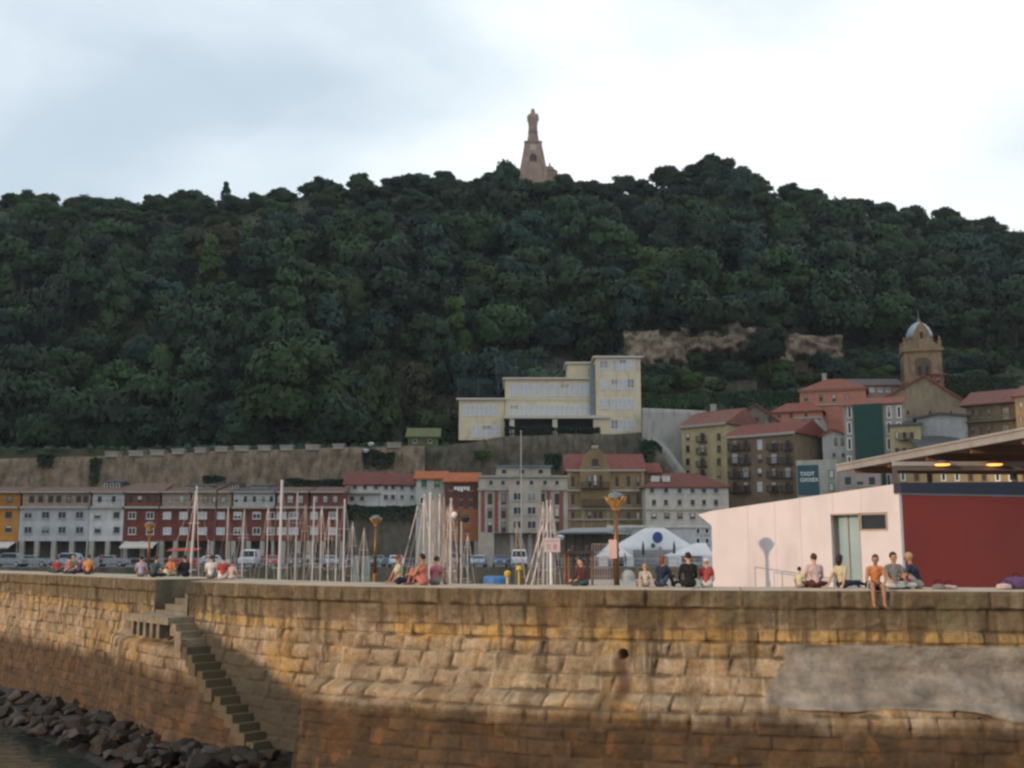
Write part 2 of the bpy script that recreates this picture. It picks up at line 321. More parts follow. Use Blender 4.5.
    wc = mixc(.7, blk, (.085, .045, .016)); weed = mixc(ramp_f(N, L, noise(1.1, (1, 1, 1), 5, (8, 3, 0)), .35, .62), mixc(.75, wc, (.062, .030, .010)), mixc(.88, wc, (.020, .013, .005)))
    weed = mixc(ramp_f(N, L, noise(2.2, (1, .6, 1), 4, (1, 3, 0)), .56, .7), weed, (.12, .058, .018))
    col = mixc(math_('MULTIPLY', tide, .96), col, weed)
    col = mixc(math_('MULTIPLY', A('shade_stain'), .90), col, (.034, .034, .024))  # painted shadow of the steps, plus the stain at the notch
    col = mixc(math_('SUBTRACT', 1.0, A('gap')), col, (.05, .035, .022))
    L.new(col, b.inputs['Base Color'])
    bp = N.new('ShaderNodeBump'); bp.inputs['Distance'].default_value = .03; bp.inputs['Strength'].default_value = .8; L.new(noise(7, det=6, ro=.7), bp.inputs['Height']); L.new(bp.outputs[0], b.inputs['Normal'])
    return m
def ramp_f(N, L, inp, a, b):
    r = N.new('ShaderNodeMapRange'); r.interpolation_type = 'SMOOTHSTEP'; r.inputs[1].default_value = a; r.inputs[2].default_value = b; L.new(inp, r.inputs[0]); return r.outputs[0]
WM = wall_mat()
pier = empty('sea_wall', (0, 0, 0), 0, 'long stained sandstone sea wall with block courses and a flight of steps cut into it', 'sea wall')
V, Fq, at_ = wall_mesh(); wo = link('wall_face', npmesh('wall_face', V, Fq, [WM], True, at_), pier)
# top of the parapet (big slabs), its back and the walkway behind
stone_top = M('coping_stone', (.42, .36, .27), .9, (.30, .25, .18), 1.2, bump=.02, c3=None, detail=7)
conc = M('quay_concrete', (.33, .31, .28), .9, (.25, .23, .21), .5, bump=.01)
cap = MB(); back = MB(); PT = 3.6
s = 1.0; k = 0
while s < _S[-1]-8:
    ln = 1.15+.25*random.random(); e_ = min(s+ln, _S[-1]-8); a = s+.012; b_ = e_-.012
    if sN0 > s and sN0 < e_: e_ = sN0; b_ = e_
    if abs(s-sN0) < 1e-6: e_ = sN1; b_ = e_; a = s
    inn = sN0-1e-6 <= s < sN1-1e-6; fo = -1.9 if inn else -.20; zt = random.uniform(-.008, .012)
    n_ = 3
    for q in range(n_):
        sa, sb = a+(b_-a)*q/n_, a+(b_-a)*(q+1)/n_
        p = [wall_pt(sa, fo), wall_pt(sb, fo), wall_pt(sb, -PT), wall_pt(sa, -PT)]
        cap.prismz([(x[0], x[1]) for x in p], -.4, zt)
    p = [wall_pt(s, -PT+.03), wall_pt(e_, -PT+.03), wall_pt(e_, -PT-.25), wall_pt(s, -PT-.25)]; back.prismz([(x[0], x[1]) for x in p], -1.4, -.012)
    s = e_
cap.build('coping', [stone_top], pier); back.build('parapet_back', [stone_top], pier)
# cheeks of the notch and the few steps inside it
nb = MB()
for k in range(5):
    p = [wall_pt(sN0+.02, -.15-.36*k), wall_pt(sN1-.02, -.15-.36*k), wall_pt(sN1-.02, -1.9), wall_pt(sN0+.02, -1.9)]; nb.prismz([(x[0], x[1]) for x in p], zL-.3, zL+.2*(k+.6))
nb.build('inner_steps', [M('step_stone', (.20, .18, .13), .9, (.11, .10, .07), 2.0, bump=.02)], pier)
stone_step = M('worn_step', (.26, .22, .16), .85, (.12, .10, .06), 2.5, bump=.03)
stone_weed = M('weedy_step', (.09, .07, .04), .7, (.07, .06, .03), 2.5, bump=.03)
for a_, b_ in ((sN0-.03, sN0+.02), (sN1-.02, sN1+.03)):
    ck = MB(); p = [wall_pt(a_, -.12), wall_pt(b_, -.12), wall_pt(b_, -3.5), wall_pt(a_, -3.5)]; ck.prismz([(x[0], x[1]) for x in p], -1.5, .004); ck.build('cheek_stone', [M('stained_cheek', (.15, .125, .085), .9, (.07, .06, .04), 1.6, bump=.04, c3=(.05, .05, .03))], pier)
lm = MB(); p = [wall_pt(q, o_) for q, o_ in ((sL0, .82), ((sL0+sL1)/2, .82), (sL1, .82), (sL1, -1.6), (sN0, -1.6), (sN0, -.1), (sL0, -.1))]; lm.prismz([(x[0], x[1]) for x in p], zL-.22, zL+.02); lm.build('landing', [stone_step], pier)
for k in range(5):
    q = sL0+.25+k*.62; c = MB(); p = [wall_pt(q, .0), wall_pt(q+.26, .0), wall_pt(q+.26, .72), wall_pt(q, .72)]; c.prismz([(x[0], x[1]) for x in p], zL-.72, zL-.22); c.build('corbel', [stone_step], pier)
for k in range(NST):
    a = sL1+(sT1-sL1)*k/NST; b_ = sL1+(sT1-sL1)*(k+1)/NST; zt = zL+(zF-zL)*(k+1)/NST; c = MB(); o_ = .76+random.uniform(-.08, .08)
    p = [wall_pt(a-.06, o_), wall_pt(b_+.03, o_), wall_pt(b_+.03, -.02), wall_pt(a-.06, -.02)]; c.prismz([(x[0], x[1]) for x in p], zt-.34, zt+.05)
    c.build('step', [stone_step if k < 3 else stone_weed], pier)
# walkway behind the parapet
deck = MB(); DZ = -.9
L_ = []; s = 1.0
while s < _S[-1]-8: L_.append(s); s += 1.5
for a, b_ in zip(L_[:-1], L_[1:]):
    p = [wall_pt(a, -PT+.1), wall_pt(b_, -PT+.1), wall_pt(b_, -PT-7), wall_pt(a, -PT-7)]; deck.prismz([(x[0], x[1]) for x in p], -7, DZ)
deck.prismz([(5.2, 38), (34, 28.5), (62, 28), (70, 96), (5.2, 84)], -7, DZ+.004)
tag(deck.build('quay_deck', [conc]), kind='structure')
# ------------------------------------------------------------------ water
wm = M('sea_water', (.018, .03, .026), .08, (.03, .042, .034), .4, bump=.05, bscale=2.2, spec=.5)
wb = MB(); wb.add([(-3000, -3000, -6), (3000, -3000, -6), (3000, 130, -6), (-3000, 130, -6)], [(0, 1, 2, 3)]); tag(wb.build('sea_water', [wm]), kind='structure')
# ------------------------------------------------------------------ rocks
rock_m = [M('wet_rock', (.012, .010, .007), .5, (.006, .005, .004), 2.2, bump=.05, rnd=.35, spec=.5), M('weed_rock', (.018, .013, .007), .6, (.009, .007, .004), 2.5, bump=.05, rnd=.35), M('brown_rock', (.028, .019, .010), .7, (.015, .010, .006), 2.0, bump=.05, rnd=.3)]
rmesh = []
for k in range(9):
    bm = bmesh.new(); bmesh.ops.create_icosphere(bm, subdivisions=4, radius=1)
    co = np.array([v.co[:] for v in bm.verts]); rg = np.random.default_rng(100+k)
    for _ in range(16):
        n = rg.normal(size=3); n /= np.linalg.norm(n); c = rg.uniform(.45, .8); d = co@n-c; co -= np.outer(np.clip(d, 0, None)*.93, n)
    f = .25*(fbm(co[:, 0]*1.6+k*7+50, co[:, 1]*1.6+co[:, 2]*1.1+50, k, 4)-.5)+.09*(fbm(co[:, 0]*6+50, co[:, 1]*6+co[:, 2]*5+50, k+30, 3)-.5)
    co = co*(1+f)[:, None]*np.array([1, rg.uniform(.7, 1), rg.uniform(.5, .72)])
    for v, c in zip(bm.verts, co): v.co = c
    me = bpy.data.meshes.new('boulder'); bm.to_mesh(me); bm.free(); me.shade_smooth(); me.set_sharp_from_angle(angle=R(38)); me.materials.append(rock_m[k % 3]); rmesh.append(me)
def rock(x, y, z, r, zone):
    o = link('boulder', rmesh[random.randrange(9)]); o.location = (x, y, z); o.scale = (r, r*random.uniform(.75, 1.05), r*random.uniform(.7, 1)); o.rotation_euler = (random.uniform(-.3, .3), random.uniform(-.3, .3), random.uniform(0, 6.28))
    return tag(o, {'a': 'dark wet boulder piled against the foot of the sea wall on the far left', 'b': 'weedy brown boulder lying by the bottom of the stone steps', 'c': 'low wet boulder half sunk in the dark water in front of the rock pile', 'd': 'boulder at the foot of the wall right of the steps'}[zone], 'boulder', {'a': 'boulders at the wall foot on the far left', 'b': 'boulders by the bottom of the steps', 'c': 'boulders standing in the water', 'd': 'boulders right of the steps'}[zone])
for k in range(300):                       # along the wall foot
    px = random.uniform(-30, 345); s = spx(px); o_ = random.uniform(.4, 4.2) if px < 90 else .5+random.uniform(.1, 2.2)+(.6 if px > 300 else 0); hgt = (float(np.interp(px, [-50, 0, 60, 150, 240, 345], [-6.0, -5.7, -5.35, -5.05, -4.95, -4.85])))
    z = hgt-.13*o_+random.uniform(-.2, .2)
    x, y, _ = wall_pt(s, o_); rock(x, y, z, random.choice([.18, .25, .35, .45, .65])*random.uniform(.8, 1.2), 'a' if px < 150 else 'b')
for k in range(30):
    p = ground(random.uniform(-20, 330), random.uniform(733, 775), -5.95); rock(p.x, p.y, -6.1+random.uniform(-.15, .1), random.uniform(.2, .5), 'c')
for k in range(26):
    s = spx(random.uniform(245, 460)); x, y, _ = wall_pt(s, random.uniform(1.2, 3.0)); rock(x, y, -5.7+random.uniform(-.15, .25), random.uniform(.25, .6), 'd')
# shingle bed below the boulders
bed = MB(); L_ = np.linspace(1, spx(470), 50)
for a, b_ in zip(L_[:-1], L_[1:]):
    (x0, y0, _), (x1, y1, _), (x2, y2, _), (x3, y3, _) = wall_pt(a, -.3), wall_pt(b_, -.3), wall_pt(b_, 3.4), wall_pt(a, 3.4)
    bed.add([(x0, y0, -5.15), (x1, y1, -5.35), (x2, y2, -6.4), (x3, y3, -6.4)], [(0, 1, 2, 3)])
tag(bed.build('shore_bed', [rock_m[0]]), kind='structure')

# ------------------------------------------------------------------ people
def capsule(V, Fc, a, b, ra, rb, n=10):
    a = Vector(a); b = Vector(b); d = b-a; l = d.length
    d = d/l if l > 1e-6 else Vector((0, 0, 1)); u = d.orthogonal().normalized(); w_ = d.cross(u); rings = []
    for t in (-80, -50, -20): rings.append((a+d*(ra*math.sin(R(t))), ra*math.cos(R(t))))
    rings.append((a, ra)); rings.append((b, rb))
    for t in (20, 50, 80): rings.append((b+d*(rb*math.sin(R(t))), rb*math.cos(R(t))))
    o = len(V)
    for c, r in rings:
        for k in range(n): t = 2*math.pi*k/n; V.append(c+u*(r*math.cos(t))+w_*(r*math.sin(t)))
    m = len(rings)
    for j in range(m-1):
        for k in range(n): Fc.append((o+j*n+k, o+j*n+(k+1) % n, o+(j+1)*n+(k+1) % n, o+(j+1)*n+k))
    Fc.append(tuple(o+k for k in range(n-1, -1, -1))); Fc.append(tuple(o+(m-1)*n+k for k in range(n)))
def ellip(V, Fc, c, r, n=14, m=9):
    o = len(V)
    for j in range(m):
        p = math.pi*(j+.5)/m
        for k in range(n): t = 2*math.pi*k/n; V.append(Vector((c[0]+r[0]*math.sin(p)*math.cos(t), c[1]+r[1]*math.sin(p)*math.sin(t), c[2]+r[2]*math.cos(p))))
    for j in range(m-1):
        for k in range(n): Fc.append((o+j*n+k, o+(j+1)*n+k, o+(j+1)*n+(k+1) % n, o+j*n+(k+1) % n))
    Fc.append(tuple(o+k for k in range(n))); Fc.append(tuple(o+(m-1)*n+k for k in range(n-1, -1, -1)))
def cloth(name, c):
    g_ = sum(c)/3; c = tuple((x*.78+g_*.22)*.85 for x in c)
    return M('cloth_'+name, c, .9, tuple(x*.6 for x in c), 5, bump=.03, bscale=9)
SK = [M('skin', (.50, .29, .19), .6, (.42, .23, .15), 6), M('skin_tanned', (.36, .19, .11), .6, (.30, .15, .09), 6)]
HR = {k: M('hair_'+k, c, .55, tuple(x*.6 for x in c), 20, bump=.004, bscale=60, stretch=(4, 4, .6)) for k, c in {'black': (.012, .010, .010), 'brown': (.05, .028, .016), 'red': (.16, .05, .02), 'blond': (.40, .27, .12), 'grey': (.25, .24, .23)}.items()}
SHOE = M('shoe_leather', (.05, .04, .035), .6)
def limb_hand(Sg, w_, e_dir, palm_n, s, curl=.5):
    """a palm, four fingers of different lengths with a knuckle bend, and a thumb from the side of the palm"""
    d = e_dir.normalized(); nrm = (palm_n-d*palm_n.dot(d)).normalized(); sd_ = d.cross(nrm)
    pc = w_+d*.045*s; Sg.append((w_, w_+d*.075*s, .026*s, .034*s, 'skin'))
    Sg.append((w_+sd_*.02*s+d*.03*s, w_+sd_*.028*s+d*.078*s, .015*s, .013*s, 'skin')); Sg.append((w_-sd_*.02*s+d*.03*s, w_-sd_*.028*s+d*.078*s, .015*s, .013*s, 'skin'))
    for k, (o_, ln) in enumerate(((-.033, .062), (-.011, .074), (.011, .07), (.033, .054))):
        a = w_+d*.085*s+sd_*o_*s; b = a+(d*math.cos(curl*.5)+nrm*math.sin(curl*.5))*ln*.5*s; c = b+(d*math.cos(curl*1.5)+nrm*math.sin(curl*1.5))*ln*.5*s
        Sg.append((a, b, .0105*s, .0095*s, 'skin')); Sg.append((b, c, .0095*s, .008*s, 'skin'))
    a = w_-sd_*.03*s+d*.03*s; b = a+(-sd_*.75+d*.6)*.04*s; c = b+(d*.85-sd_*.2+nrm*.3)*.03*s; Sg.append((a, b, .013*s, .011*s, 'skin')); Sg.append((b, c, .011*s, .009*s, 'skin'))
pcount = [0]
def person(loc, rz, label, pose='hang', H=1.7, top='white', legs='navy', hair='brown', hairlen=.0, sleeves='short', skin=0, lean=.1, turn=0., fem=False, hat=None, arms='lap', group=None, shorts=False, topc=None):
    s = H/1.7; v = Vector; Sg = []          # faces local -Y?  here: local +Y is forward
    sw = .185 if not fem else .165; hw = .10
    pel = v((0, 0, .11)) if pose != 'stand' else v((0, 0, .92)); 
    ly = lean; ch = pel+v((0, ly*.6, .30)); nk = pel+v((0, ly*1.0, .50)); shz = nk+v((0, 0, -.04))
    Sg += [(pel+v((-.07, 0, 0)), pel+v((.07, 0, 0)), .125, .125, 'legs'), (pel+v((0, 0, .04)), pel+(ch-pel)*.55, .125 if not fem else .12, .115 if not fem else .10, 'top'),
           (pel+(ch-pel)*.5, ch, .115, .135 if not fem else .12, 'top'), (ch+v((-.07, 0, .03)), ch+v((.07, 0, .03)), .115, .115, 'top'), (ch, shz+v((0, 0, -.06)), .12, .10, 'top'),
           (shz+v((-sw+.05, 0, -.02)), shz+v((sw-.05, 0, -.02)), .062, .062, 'top'), (nk-v((0, 0, .05)), nk+v((0, ly*.15, .07)), .056, .052, 'skin')]
    hc = nk+v((0, ly*.25+.015, .146))
    cz_, sz_ = math.cos(turn), math.sin(turn); T = lambda p: hc+v((p[0]*cz_-p[1]*sz_, p[0]*sz_+p[1]*cz_, p[2]))
    headE = []
    Sg += [(T((0, -.012, .03)), T((0, .012, .02)), .082, .078, 'skin'), (T((0, .022, -.05)), T((0, .035, -.065)), .055, .042, 'skin'), (T((0, .09, -.0)), T((0, .108, -.025)), .010, .014, 'skin'),
           (T((-.082, 0, .0)), T((-.084, 0, -.02)), .014, .012, 'skin'), (T((.082, 0, .0)), T((.084, 0, -.02)), .014, .012, 'skin'), (T((-.015, .078, -.055)), T((.015, .078, -.055)), .010, .010, 'skin')]
    for sg in (-1, 1):
        sh = shz+v((sg*sw, 0, -.035)); 
        if arms == 'back': el = sh+v((sg*.06, -.13, -.24)); wr = el+v((sg*.02, -.10, -.22)); wr.z = max(wr.z, .06); hd = v((sg*.2, -.9, -.35)); pn = v((0, 0, -1))
        elif arms == 'knee': el = sh+v((sg*.07, .13, -.24)); wr = el+v((-sg*.03, .21, .02)); hd = v((0, 1, -.3)); pn = v((0, 0, -1))
        elif arms == 'face' and sg > 0: el = sh+v((sg*.04, .17, -.20)); wr = el+v((-sg*.08, .08, .23)); hd = v((-.2, .1, 1)); pn = v((0, -1, 0))
        elif pose == 'stand': el = sh+v((sg*.04, -.02, -.28)); wr = el+v((0, .05, -.25)); hd = v((0, .1, -1)); pn = v((-sg, 0, 0))
        else: el = sh+v((sg*.05, .06, -.26)); wr = el+v((-sg*.07, .20, -.09)); hd = v((-sg*.3, 1, -.15)); pn = v((0, 0, -1))
        slt = 'top' if sleeves != 'none' else 'skin'; slb = 'top' if sleeves == 'long' else 'skin'
        mid = sh+(el-sh)*.55
        Sg += [(sh, mid, .056, .048, slt), (mid, el, .046, .040, slb if sleeves != 'short' else 'skin'), (el, wr, .039, .027, slb)]
        hs = []; limb_hand(hs, wr, hd, pn, 1.0, .6); Sg += hs
        hp = pel+v((sg*hw, .02, -.01))
        if pose == 'hang': kn = hp+v((sg*.03, .42, .0)); an = kn+v((0, .03, -.40)); ft = v((0, 1, -.25))
        elif pose == 'up': kn = hp+v((sg*.03, .30, .36)); an = kn+v((0, .14, -.42)); an.z = .075; ft = v((0, 1, -.05))
        elif pose == 'cross': kn = hp+v((sg*.30, .26, -.0)); an = v((-sg*.06, .36 if sg > 0 else .30, .07)); ft = v((-sg, .2, 0))
        elif pose == 'long': kn = hp+v((sg*.02, .43, .05)); an = kn+v((0, .40, -.09)); an.z = .07; ft = v((0, .3, 1))
        elif pose == 'side': kn = hp+v((.28, .30, .0 if sg > 0 else .06)); an = kn+v((.30, -.26, -.0)); an.z = .07; ft = v((1, -.3, 0))
        else: kn = hp+v((0, .03, -.43)); an = kn+v((0, -.03, -.42)); ft = v((0, 1, -.05))
        lc = 'skin' if shorts else 'legs'; mt = hp+(kn-hp)*.6
        Sg += [(hp, mt, .088, .074, 'legs'), (mt, kn, .072, .060, lc), (kn, kn+(an-kn)*.35, .058, .056, lc), (kn+(an-kn)*.35, an, .054, .036, lc)]
        ft.normalize(); hl = an-ft*.03+v((0, 0, -.03)); Sg += [(hl, an+ft*.10+v((0, 0, -.035)), .034, .036, 'shoe'), (an+ft*.10+v((0, 0, -.035)), an+ft*.17+v((0, 0, -.042)), .036, .024, 'shoe')]
    V = []; Fc = []
    for a, b, ra, rb, rg_ in Sg: capsule(V, Fc, a, b, ra, rb)
    ellip(V, Fc, tuple(T((0, 0, .02))), (.078, .094, .112))
    me = bpy.data.meshes.new('tmp'); me.from_pydata([tuple(p*s) for p in V], [], Fc); me.update(); o = bpy.data.objects.new('tmp', me); COL.objects.link(o)
    m = o.modifiers.new('r', 'REMESH'); m.mode = 'VOXEL'; m.voxel_size = .0115*s; m2 = o.modifiers.new('s', 'SMOOTH'); m2.factor = .5; m2.iterations = 3
    m3 = o.modifiers.new('d', 'DECIMATE'); m3.ratio = .35
    dg = bpy.context.evaluated_depsgraph_get(); nm = bpy.data.meshes.new_from_object(o.evaluated_get(dg)); bpy.data.objects.remove(o); nm.name = 'body'
    nm.materials.clear(); topm = cloth(top, TOPC[top]); legm = cloth(legs, TOPC[legs])
    for mm in (SK[skin], topm, legm, SHOE if not shorts else SK[skin]): nm.materials.append(mm)
    n = len(nm.polygons); cen = np.empty(n*3, np.float32); nm.polygons.foreach_get('center', cen); cen = cen.reshape(-1, 3)/s
    best = np.full(n, 9e9); idx = np.zeros(n, np.int32); code = {'skin': 0, 'top': 1, 'legs': 2, 'shoe': 3}
    for a, b, ra, rb, rg_ in Sg:
        a_, b_ = np.array(a), np.array(b); ab = b_-a_; l2 = max(1e-9, ab@ab); t = np.clip(((cen-a_)@ab)/l2, 0, 1); d = np.linalg.norm(cen-(a_+t[:, None]*ab), axis=1)-(ra+(rb-ra)*t)
        c = d < best; best[c] = d[c]; idx[c] = code[rg_]
    dh = np.linalg.norm((cen-np.array(T((0, 0, .02))))/np.array((.085, .1, .12)), axis=1) < 1.1; idx[dh] = 0
    nm.polygons.foreach_set('material_index', idx); nm.shade_smooth()
    root = empty('person', loc, rz, label, 'person', group); b = link('body', nm, root)
    # hair: a shaped shell over skull and nape
    hv, hf = [], []; c = T((0, -.014, .04)); nn_, mm_ = 18, 12
    for j in range(mm_):
        p = math.pi*(j+.5)/mm_
        for k in range(nn_):
            t = 2*math.pi*k/nn_; d = v((math.sin(p)*math.cos(t), math.sin(p)*math.sin(t), math.cos(p)))
            r = v((.090, .104, .112)); q = v((d.x*r.x, d.y*r.y, d.z*r.z))
            if d.y > .1 and d.z < .35: q *= .80           # face side stays inside the head
            if d.z < -.2 and d.y < .3 and hairlen > 0: q.z -= hairlen*(-d.z)*1.1; q.y -= .02
            elif d.z < -.35: q *= .88
            q *= 1+.035*math.sin(t*5+j*1.3+pcount[0]); hv.append((T((q.x, q.y-.014, q.z+.04)))*s)
    for j in range(mm_-1):
        for k in range(nn_): hf.append((j*nn_+k, (j+1)*nn_+k, (j+1)*nn_+(k+1) % nn_, j*nn_+(k+1) % nn_))
    hf.append(tuple(range(nn_))); hf.append(tuple((mm_-1)*nn_+k for k in range(nn_-1, -1, -1)))
    hb = MB(); hb.add(hv, hf); hb.build('hair', HR[hair], root, True)
    ey = MB()
    for sg in (-1, 1): ec = T((sg*.031, .084, .012))*s; ey.lathe([(.0015*s, -.009*s), (.008*s, -.006*s), (.010*s, 0), (.008*s, .006*s), (.0015*s, .009*s)], 8, tuple(ec))
    ey.build('eyes', M('eye_dark', (.03, .02, .015), .3), root, True)
    if hat:
        hb = MB(); p0 = T((0, -.005, .055))*s; hb.lathe([(.112*s, 0), (.110*s, .04*s), (.085*s, .08*s), (.03*s, .098*s), (.003*s, .10*s)], 16, tuple(p0)); br = T((0, .11, .06))*s; hb.lathe([(.075*s, -.004*s), (.078*s, .006*s), (.01*s, .012*s)], 12, tuple(br))
        hb.build('hat', cloth(hat, TOPC[hat]), root, True)
    pcount[0] += 1; return root
TOPC = {'white': (.72, .70, .66), 'navy': (.02, .03, .07), 'black': (.016, .015, .018), 'red': (.50, .035, .03), 'orange': (.70, .22, .02), 'pink': (.52, .12, .17), 'lavender': (.45, .36, .50), 'yellow': (.62, .58, .30), 'grey': (.22, .21, .20), 'teal': (.03, .09, .11), 'olive': (.14, .13, .05), 'brightorange': (.75, .28, .03), 'jeans': (.06, .09, .17), 'maroon': (.12, .025, .025), 'cream': (.60, .52, .40), 'beige': (.42, .33, .24), 'palepink': (.62, .44, .42), 'purple': (.12, .05, .18), 'coral': (.62, .16, .10)}
def seat_on(px, back, z=0.0):      # a point on the coping, `back` metres behind its outer edge
    s = spx(px)
    for _ in range(12):
        x, y, _z = wall_pt(s, -back); q = x*F/(y*math.cos(TH)+(z+.4-HC)*math.sin(TH))+512; s += (px-q)*y/F*1.1
    return (float(x), float(y), z)
def facing(deg): return R(deg)    # 0 = away from the camera, 180 = towards it, 90 = to the left
P_ = [
 (645, 2.4, 8, dict(pose='long', H=1.18, top='cream', legs='beige', hair='blond', label='small blond child in cream top seated just right of the tallest lamp', arms='back', lean=.02)),
 (660, 2.7, -40, dict(pose='up', H=1.6, top='navy', legs='jeans', hair='red', hairlen=.12, fem=True, sleeves='long', label='woman with long reddish hair in navy top between blond child and black coat', lean=.14, arms='knee', turn=-.5)),
 (689, 2.3, 12, dict(pose='long', H=1.78, top='black', legs='black', hair='black', sleeves='long', label='broad dark haired person in a black coat seated facing the harbour', lean=.03)),
 (706, 2.6, -15, dict(pose='up', H=1.45, top='red', legs='white', hair='blond', label='child in white cap and red top next to the black coated person', hat='white', lean=.1)),
 (799, 2.3, -30, dict(pose='long', H=1.05, top='yellow', legs='beige', hair='black', label='small dark haired child in pale yellow, leftmost of those by the pink wall', lean=.05)),
 (815, 2.4, 5, dict(pose='cross', H=1.72, top='palepink', legs='maroon', hair='brown', sleeves='short', label='person in pale pink shirt and brown trousers beside the small yellow child', lean=.04)),
 (842, 2.5, -55, dict(pose='long', H=1.66, top='yellow', legs='navy', hair='black', hairlen=.10, fem=True, label='woman in pale yellow top leaning back with dark trousered legs stretched out', lean=-.06, arms='back')),
 (875, .35, 170, dict(pose='hang', H=1.66, top='orange', legs='jeans', hair='brown', skin=1, sleeves='none', label='person in orange top dangling bare legs over the edge of the sea wall', lean=.12, shorts=True, arms='lap', turn=-.4)),
 (893, 1.5, 190, dict(pose='cross', H=1.78, top='grey', legs='white', hair='black', label='dark haired person in grey top and white trousers between orange and navy neighbours', lean=.04, skin=1, turn=.3)),
 (918, 1.6, 62, dict(pose='up', H=1.76, top='navy', legs='beige', hair='blond', label='blond man in navy shirt with hands on his knees, in front of the red wall', lean=.16, arms='knee', skin=1)),
 (399, 2.3, -70, dict(pose='long', H=1.66, top='yellow', legs='navy', hair='red', label='red haired person in yellow top with navy legs stretched sideways, left of coral dress', lean=-.02, arms='back', skin=1)),
 (424, 1.5, 60, dict(pose='up', H=1.72, top='coral', legs='coral', hair='black', fem=True, sleeves='none', skin=1, label='woman in bright coral sleeveless dress among the masts', lean=.05, arms='knee')),
 (435, 1.9, -20, dict(pose='up', H=1.6, top='pink', legs='grey', hair='brown', fem=True, label='person in pink top and grey skirt seated against the coral dressed woman', lean=.1)),
 (584, 3.0, 120, dict(pose='cross', H=1.5, top='maroon', legs='teal', hair='black', label='small dark figure in maroon left of the tall lamp', lean=.1, sleeves='long')),
 (57, 2.0, 30, dict(pose='cross', H=1.5, top='red', legs='teal', hair='brown', label='leftmost seated person, in a red top, of the group at the left end', lean=.14)),
 (67, 2.2, -20, dict(pose='cross', H=1.6, top='pink', legs='jeans', hair='black', label='person in pink top second from the left end of the wall', lean=.14)),
 (74, 1.6, 150, dict(pose='cross', H=1.75, top='olive', legs='navy', hair='brown', label='tall person in olive shirt behind the pink and purple tops', lean=.02)),
 (79, 2.6, 0, dict(pose='cross', H=1.5, top='purple', legs='black', hair='red', label='person in purple top between olive and bright orange', lean=.1)),
 (88, 1.8, 10, dict(pose='up', H=1.72, top='brightorange', legs='maroon', hair='brown', label='person in bright orange top at the right of the left end group', lean=.06)),
 (141, 1.6, 10, dict(pose='long', H=1.6, top='lavender', legs='grey', hair='black', label='person in lavender top left of the steps', lean=.03)),
 (154, 1.6, -25, dict(pose='cross', H=1.6, top='teal', legs='black', hair='brown', label='person in dark teal top beside the gilded lamp at the steps', lean=.1)),
 (165, 3.1, -60, dict(pose='up', H=1.6, top='red', legs='maroon', hair='red', label='red haired person in red by the opening of the steps', lean=.2, arms='knee')),
 (172, 3.1, 160, dict(pose='cross', H=1.6, top='orange', legs='beige', hair='blond', label='blond person in orange top at the head of the steps', lean=.1, skin=1)),
 (186, 2.9, 40, dict(pose='up', H=1.65, top='black', legs='black', hair='black', label='person in black crouched at the right side of the steps opening', lean=.14, arms='knee', sleeves='long')),
 (211, 2.2, 0, dict(pose='long', H=1.66, top='white', legs='grey', hair='brown', label='person in white shirt right of the steps opening', lean=.03)),
 (223, 2.2, 10, dict(pose='up', H=1.6, top='red', legs='white', hair='black', label='dark haired person in red next to the white shirt', lean=.1)),
 (232, 2.4, -20, dict(pose='long', H=1.25, top='palepink', legs='palepink', hair='red', label='small child in pale pink at the right of the red top', lean=.02)),
]
for px, bk, dg_, kw in P_:
    loc = seat_on(px, bk); person((loc[0], loc[1], .012), facing(dg_), group=None, **kw)
# bags and things left on the wall
def bag(px, bk, col, label, w_=.42, h=.26):
    loc = seat_on(px, bk); r = empty('bag', (loc[0], loc[1], .012), random.uniform(-.4, .4), label, 'bag')
    b = MB(); b.lathe([(w_*.5, 0), (w_*.56, h*.3), (w_*.48, h*.8), (w_*.2, h), (.01, h*1.02)], 14, sy=.55); b.build('body', cloth(col, TOPC[col]), r, True)
    hb = MB()
    for k in range(6): a, c = math.pi*k/6, math.pi*(k+1)/6; hb.tube((.1*math.cos(a), 0, h+.10*math.sin(a)), (.1*math.cos(c), 0, h+.10*math.sin(c)), .011, n=6)
    hb.build('handle', cloth('black', TOPC['black']), r)
bag(938, 1.3, 'grey', 'grey bag lying on the coping right of the navy shirted man', .3, .13); bag(948, 1.6, 'palepink', 'pale pink bundle on the coping in front of the red wall', .4, .1)
bag(1016, 2.0, 'purple', 'dark purple bag at the right end of the coping', .75, .3); bag(1003, 1.7, 'palepink', 'pale pink bundle beside the dark purple bag', .35, .14); bag(166, 1.2 if False else 2.4, 'yellow', 'pale yellow bag between people at the steps opening', .3, .3)
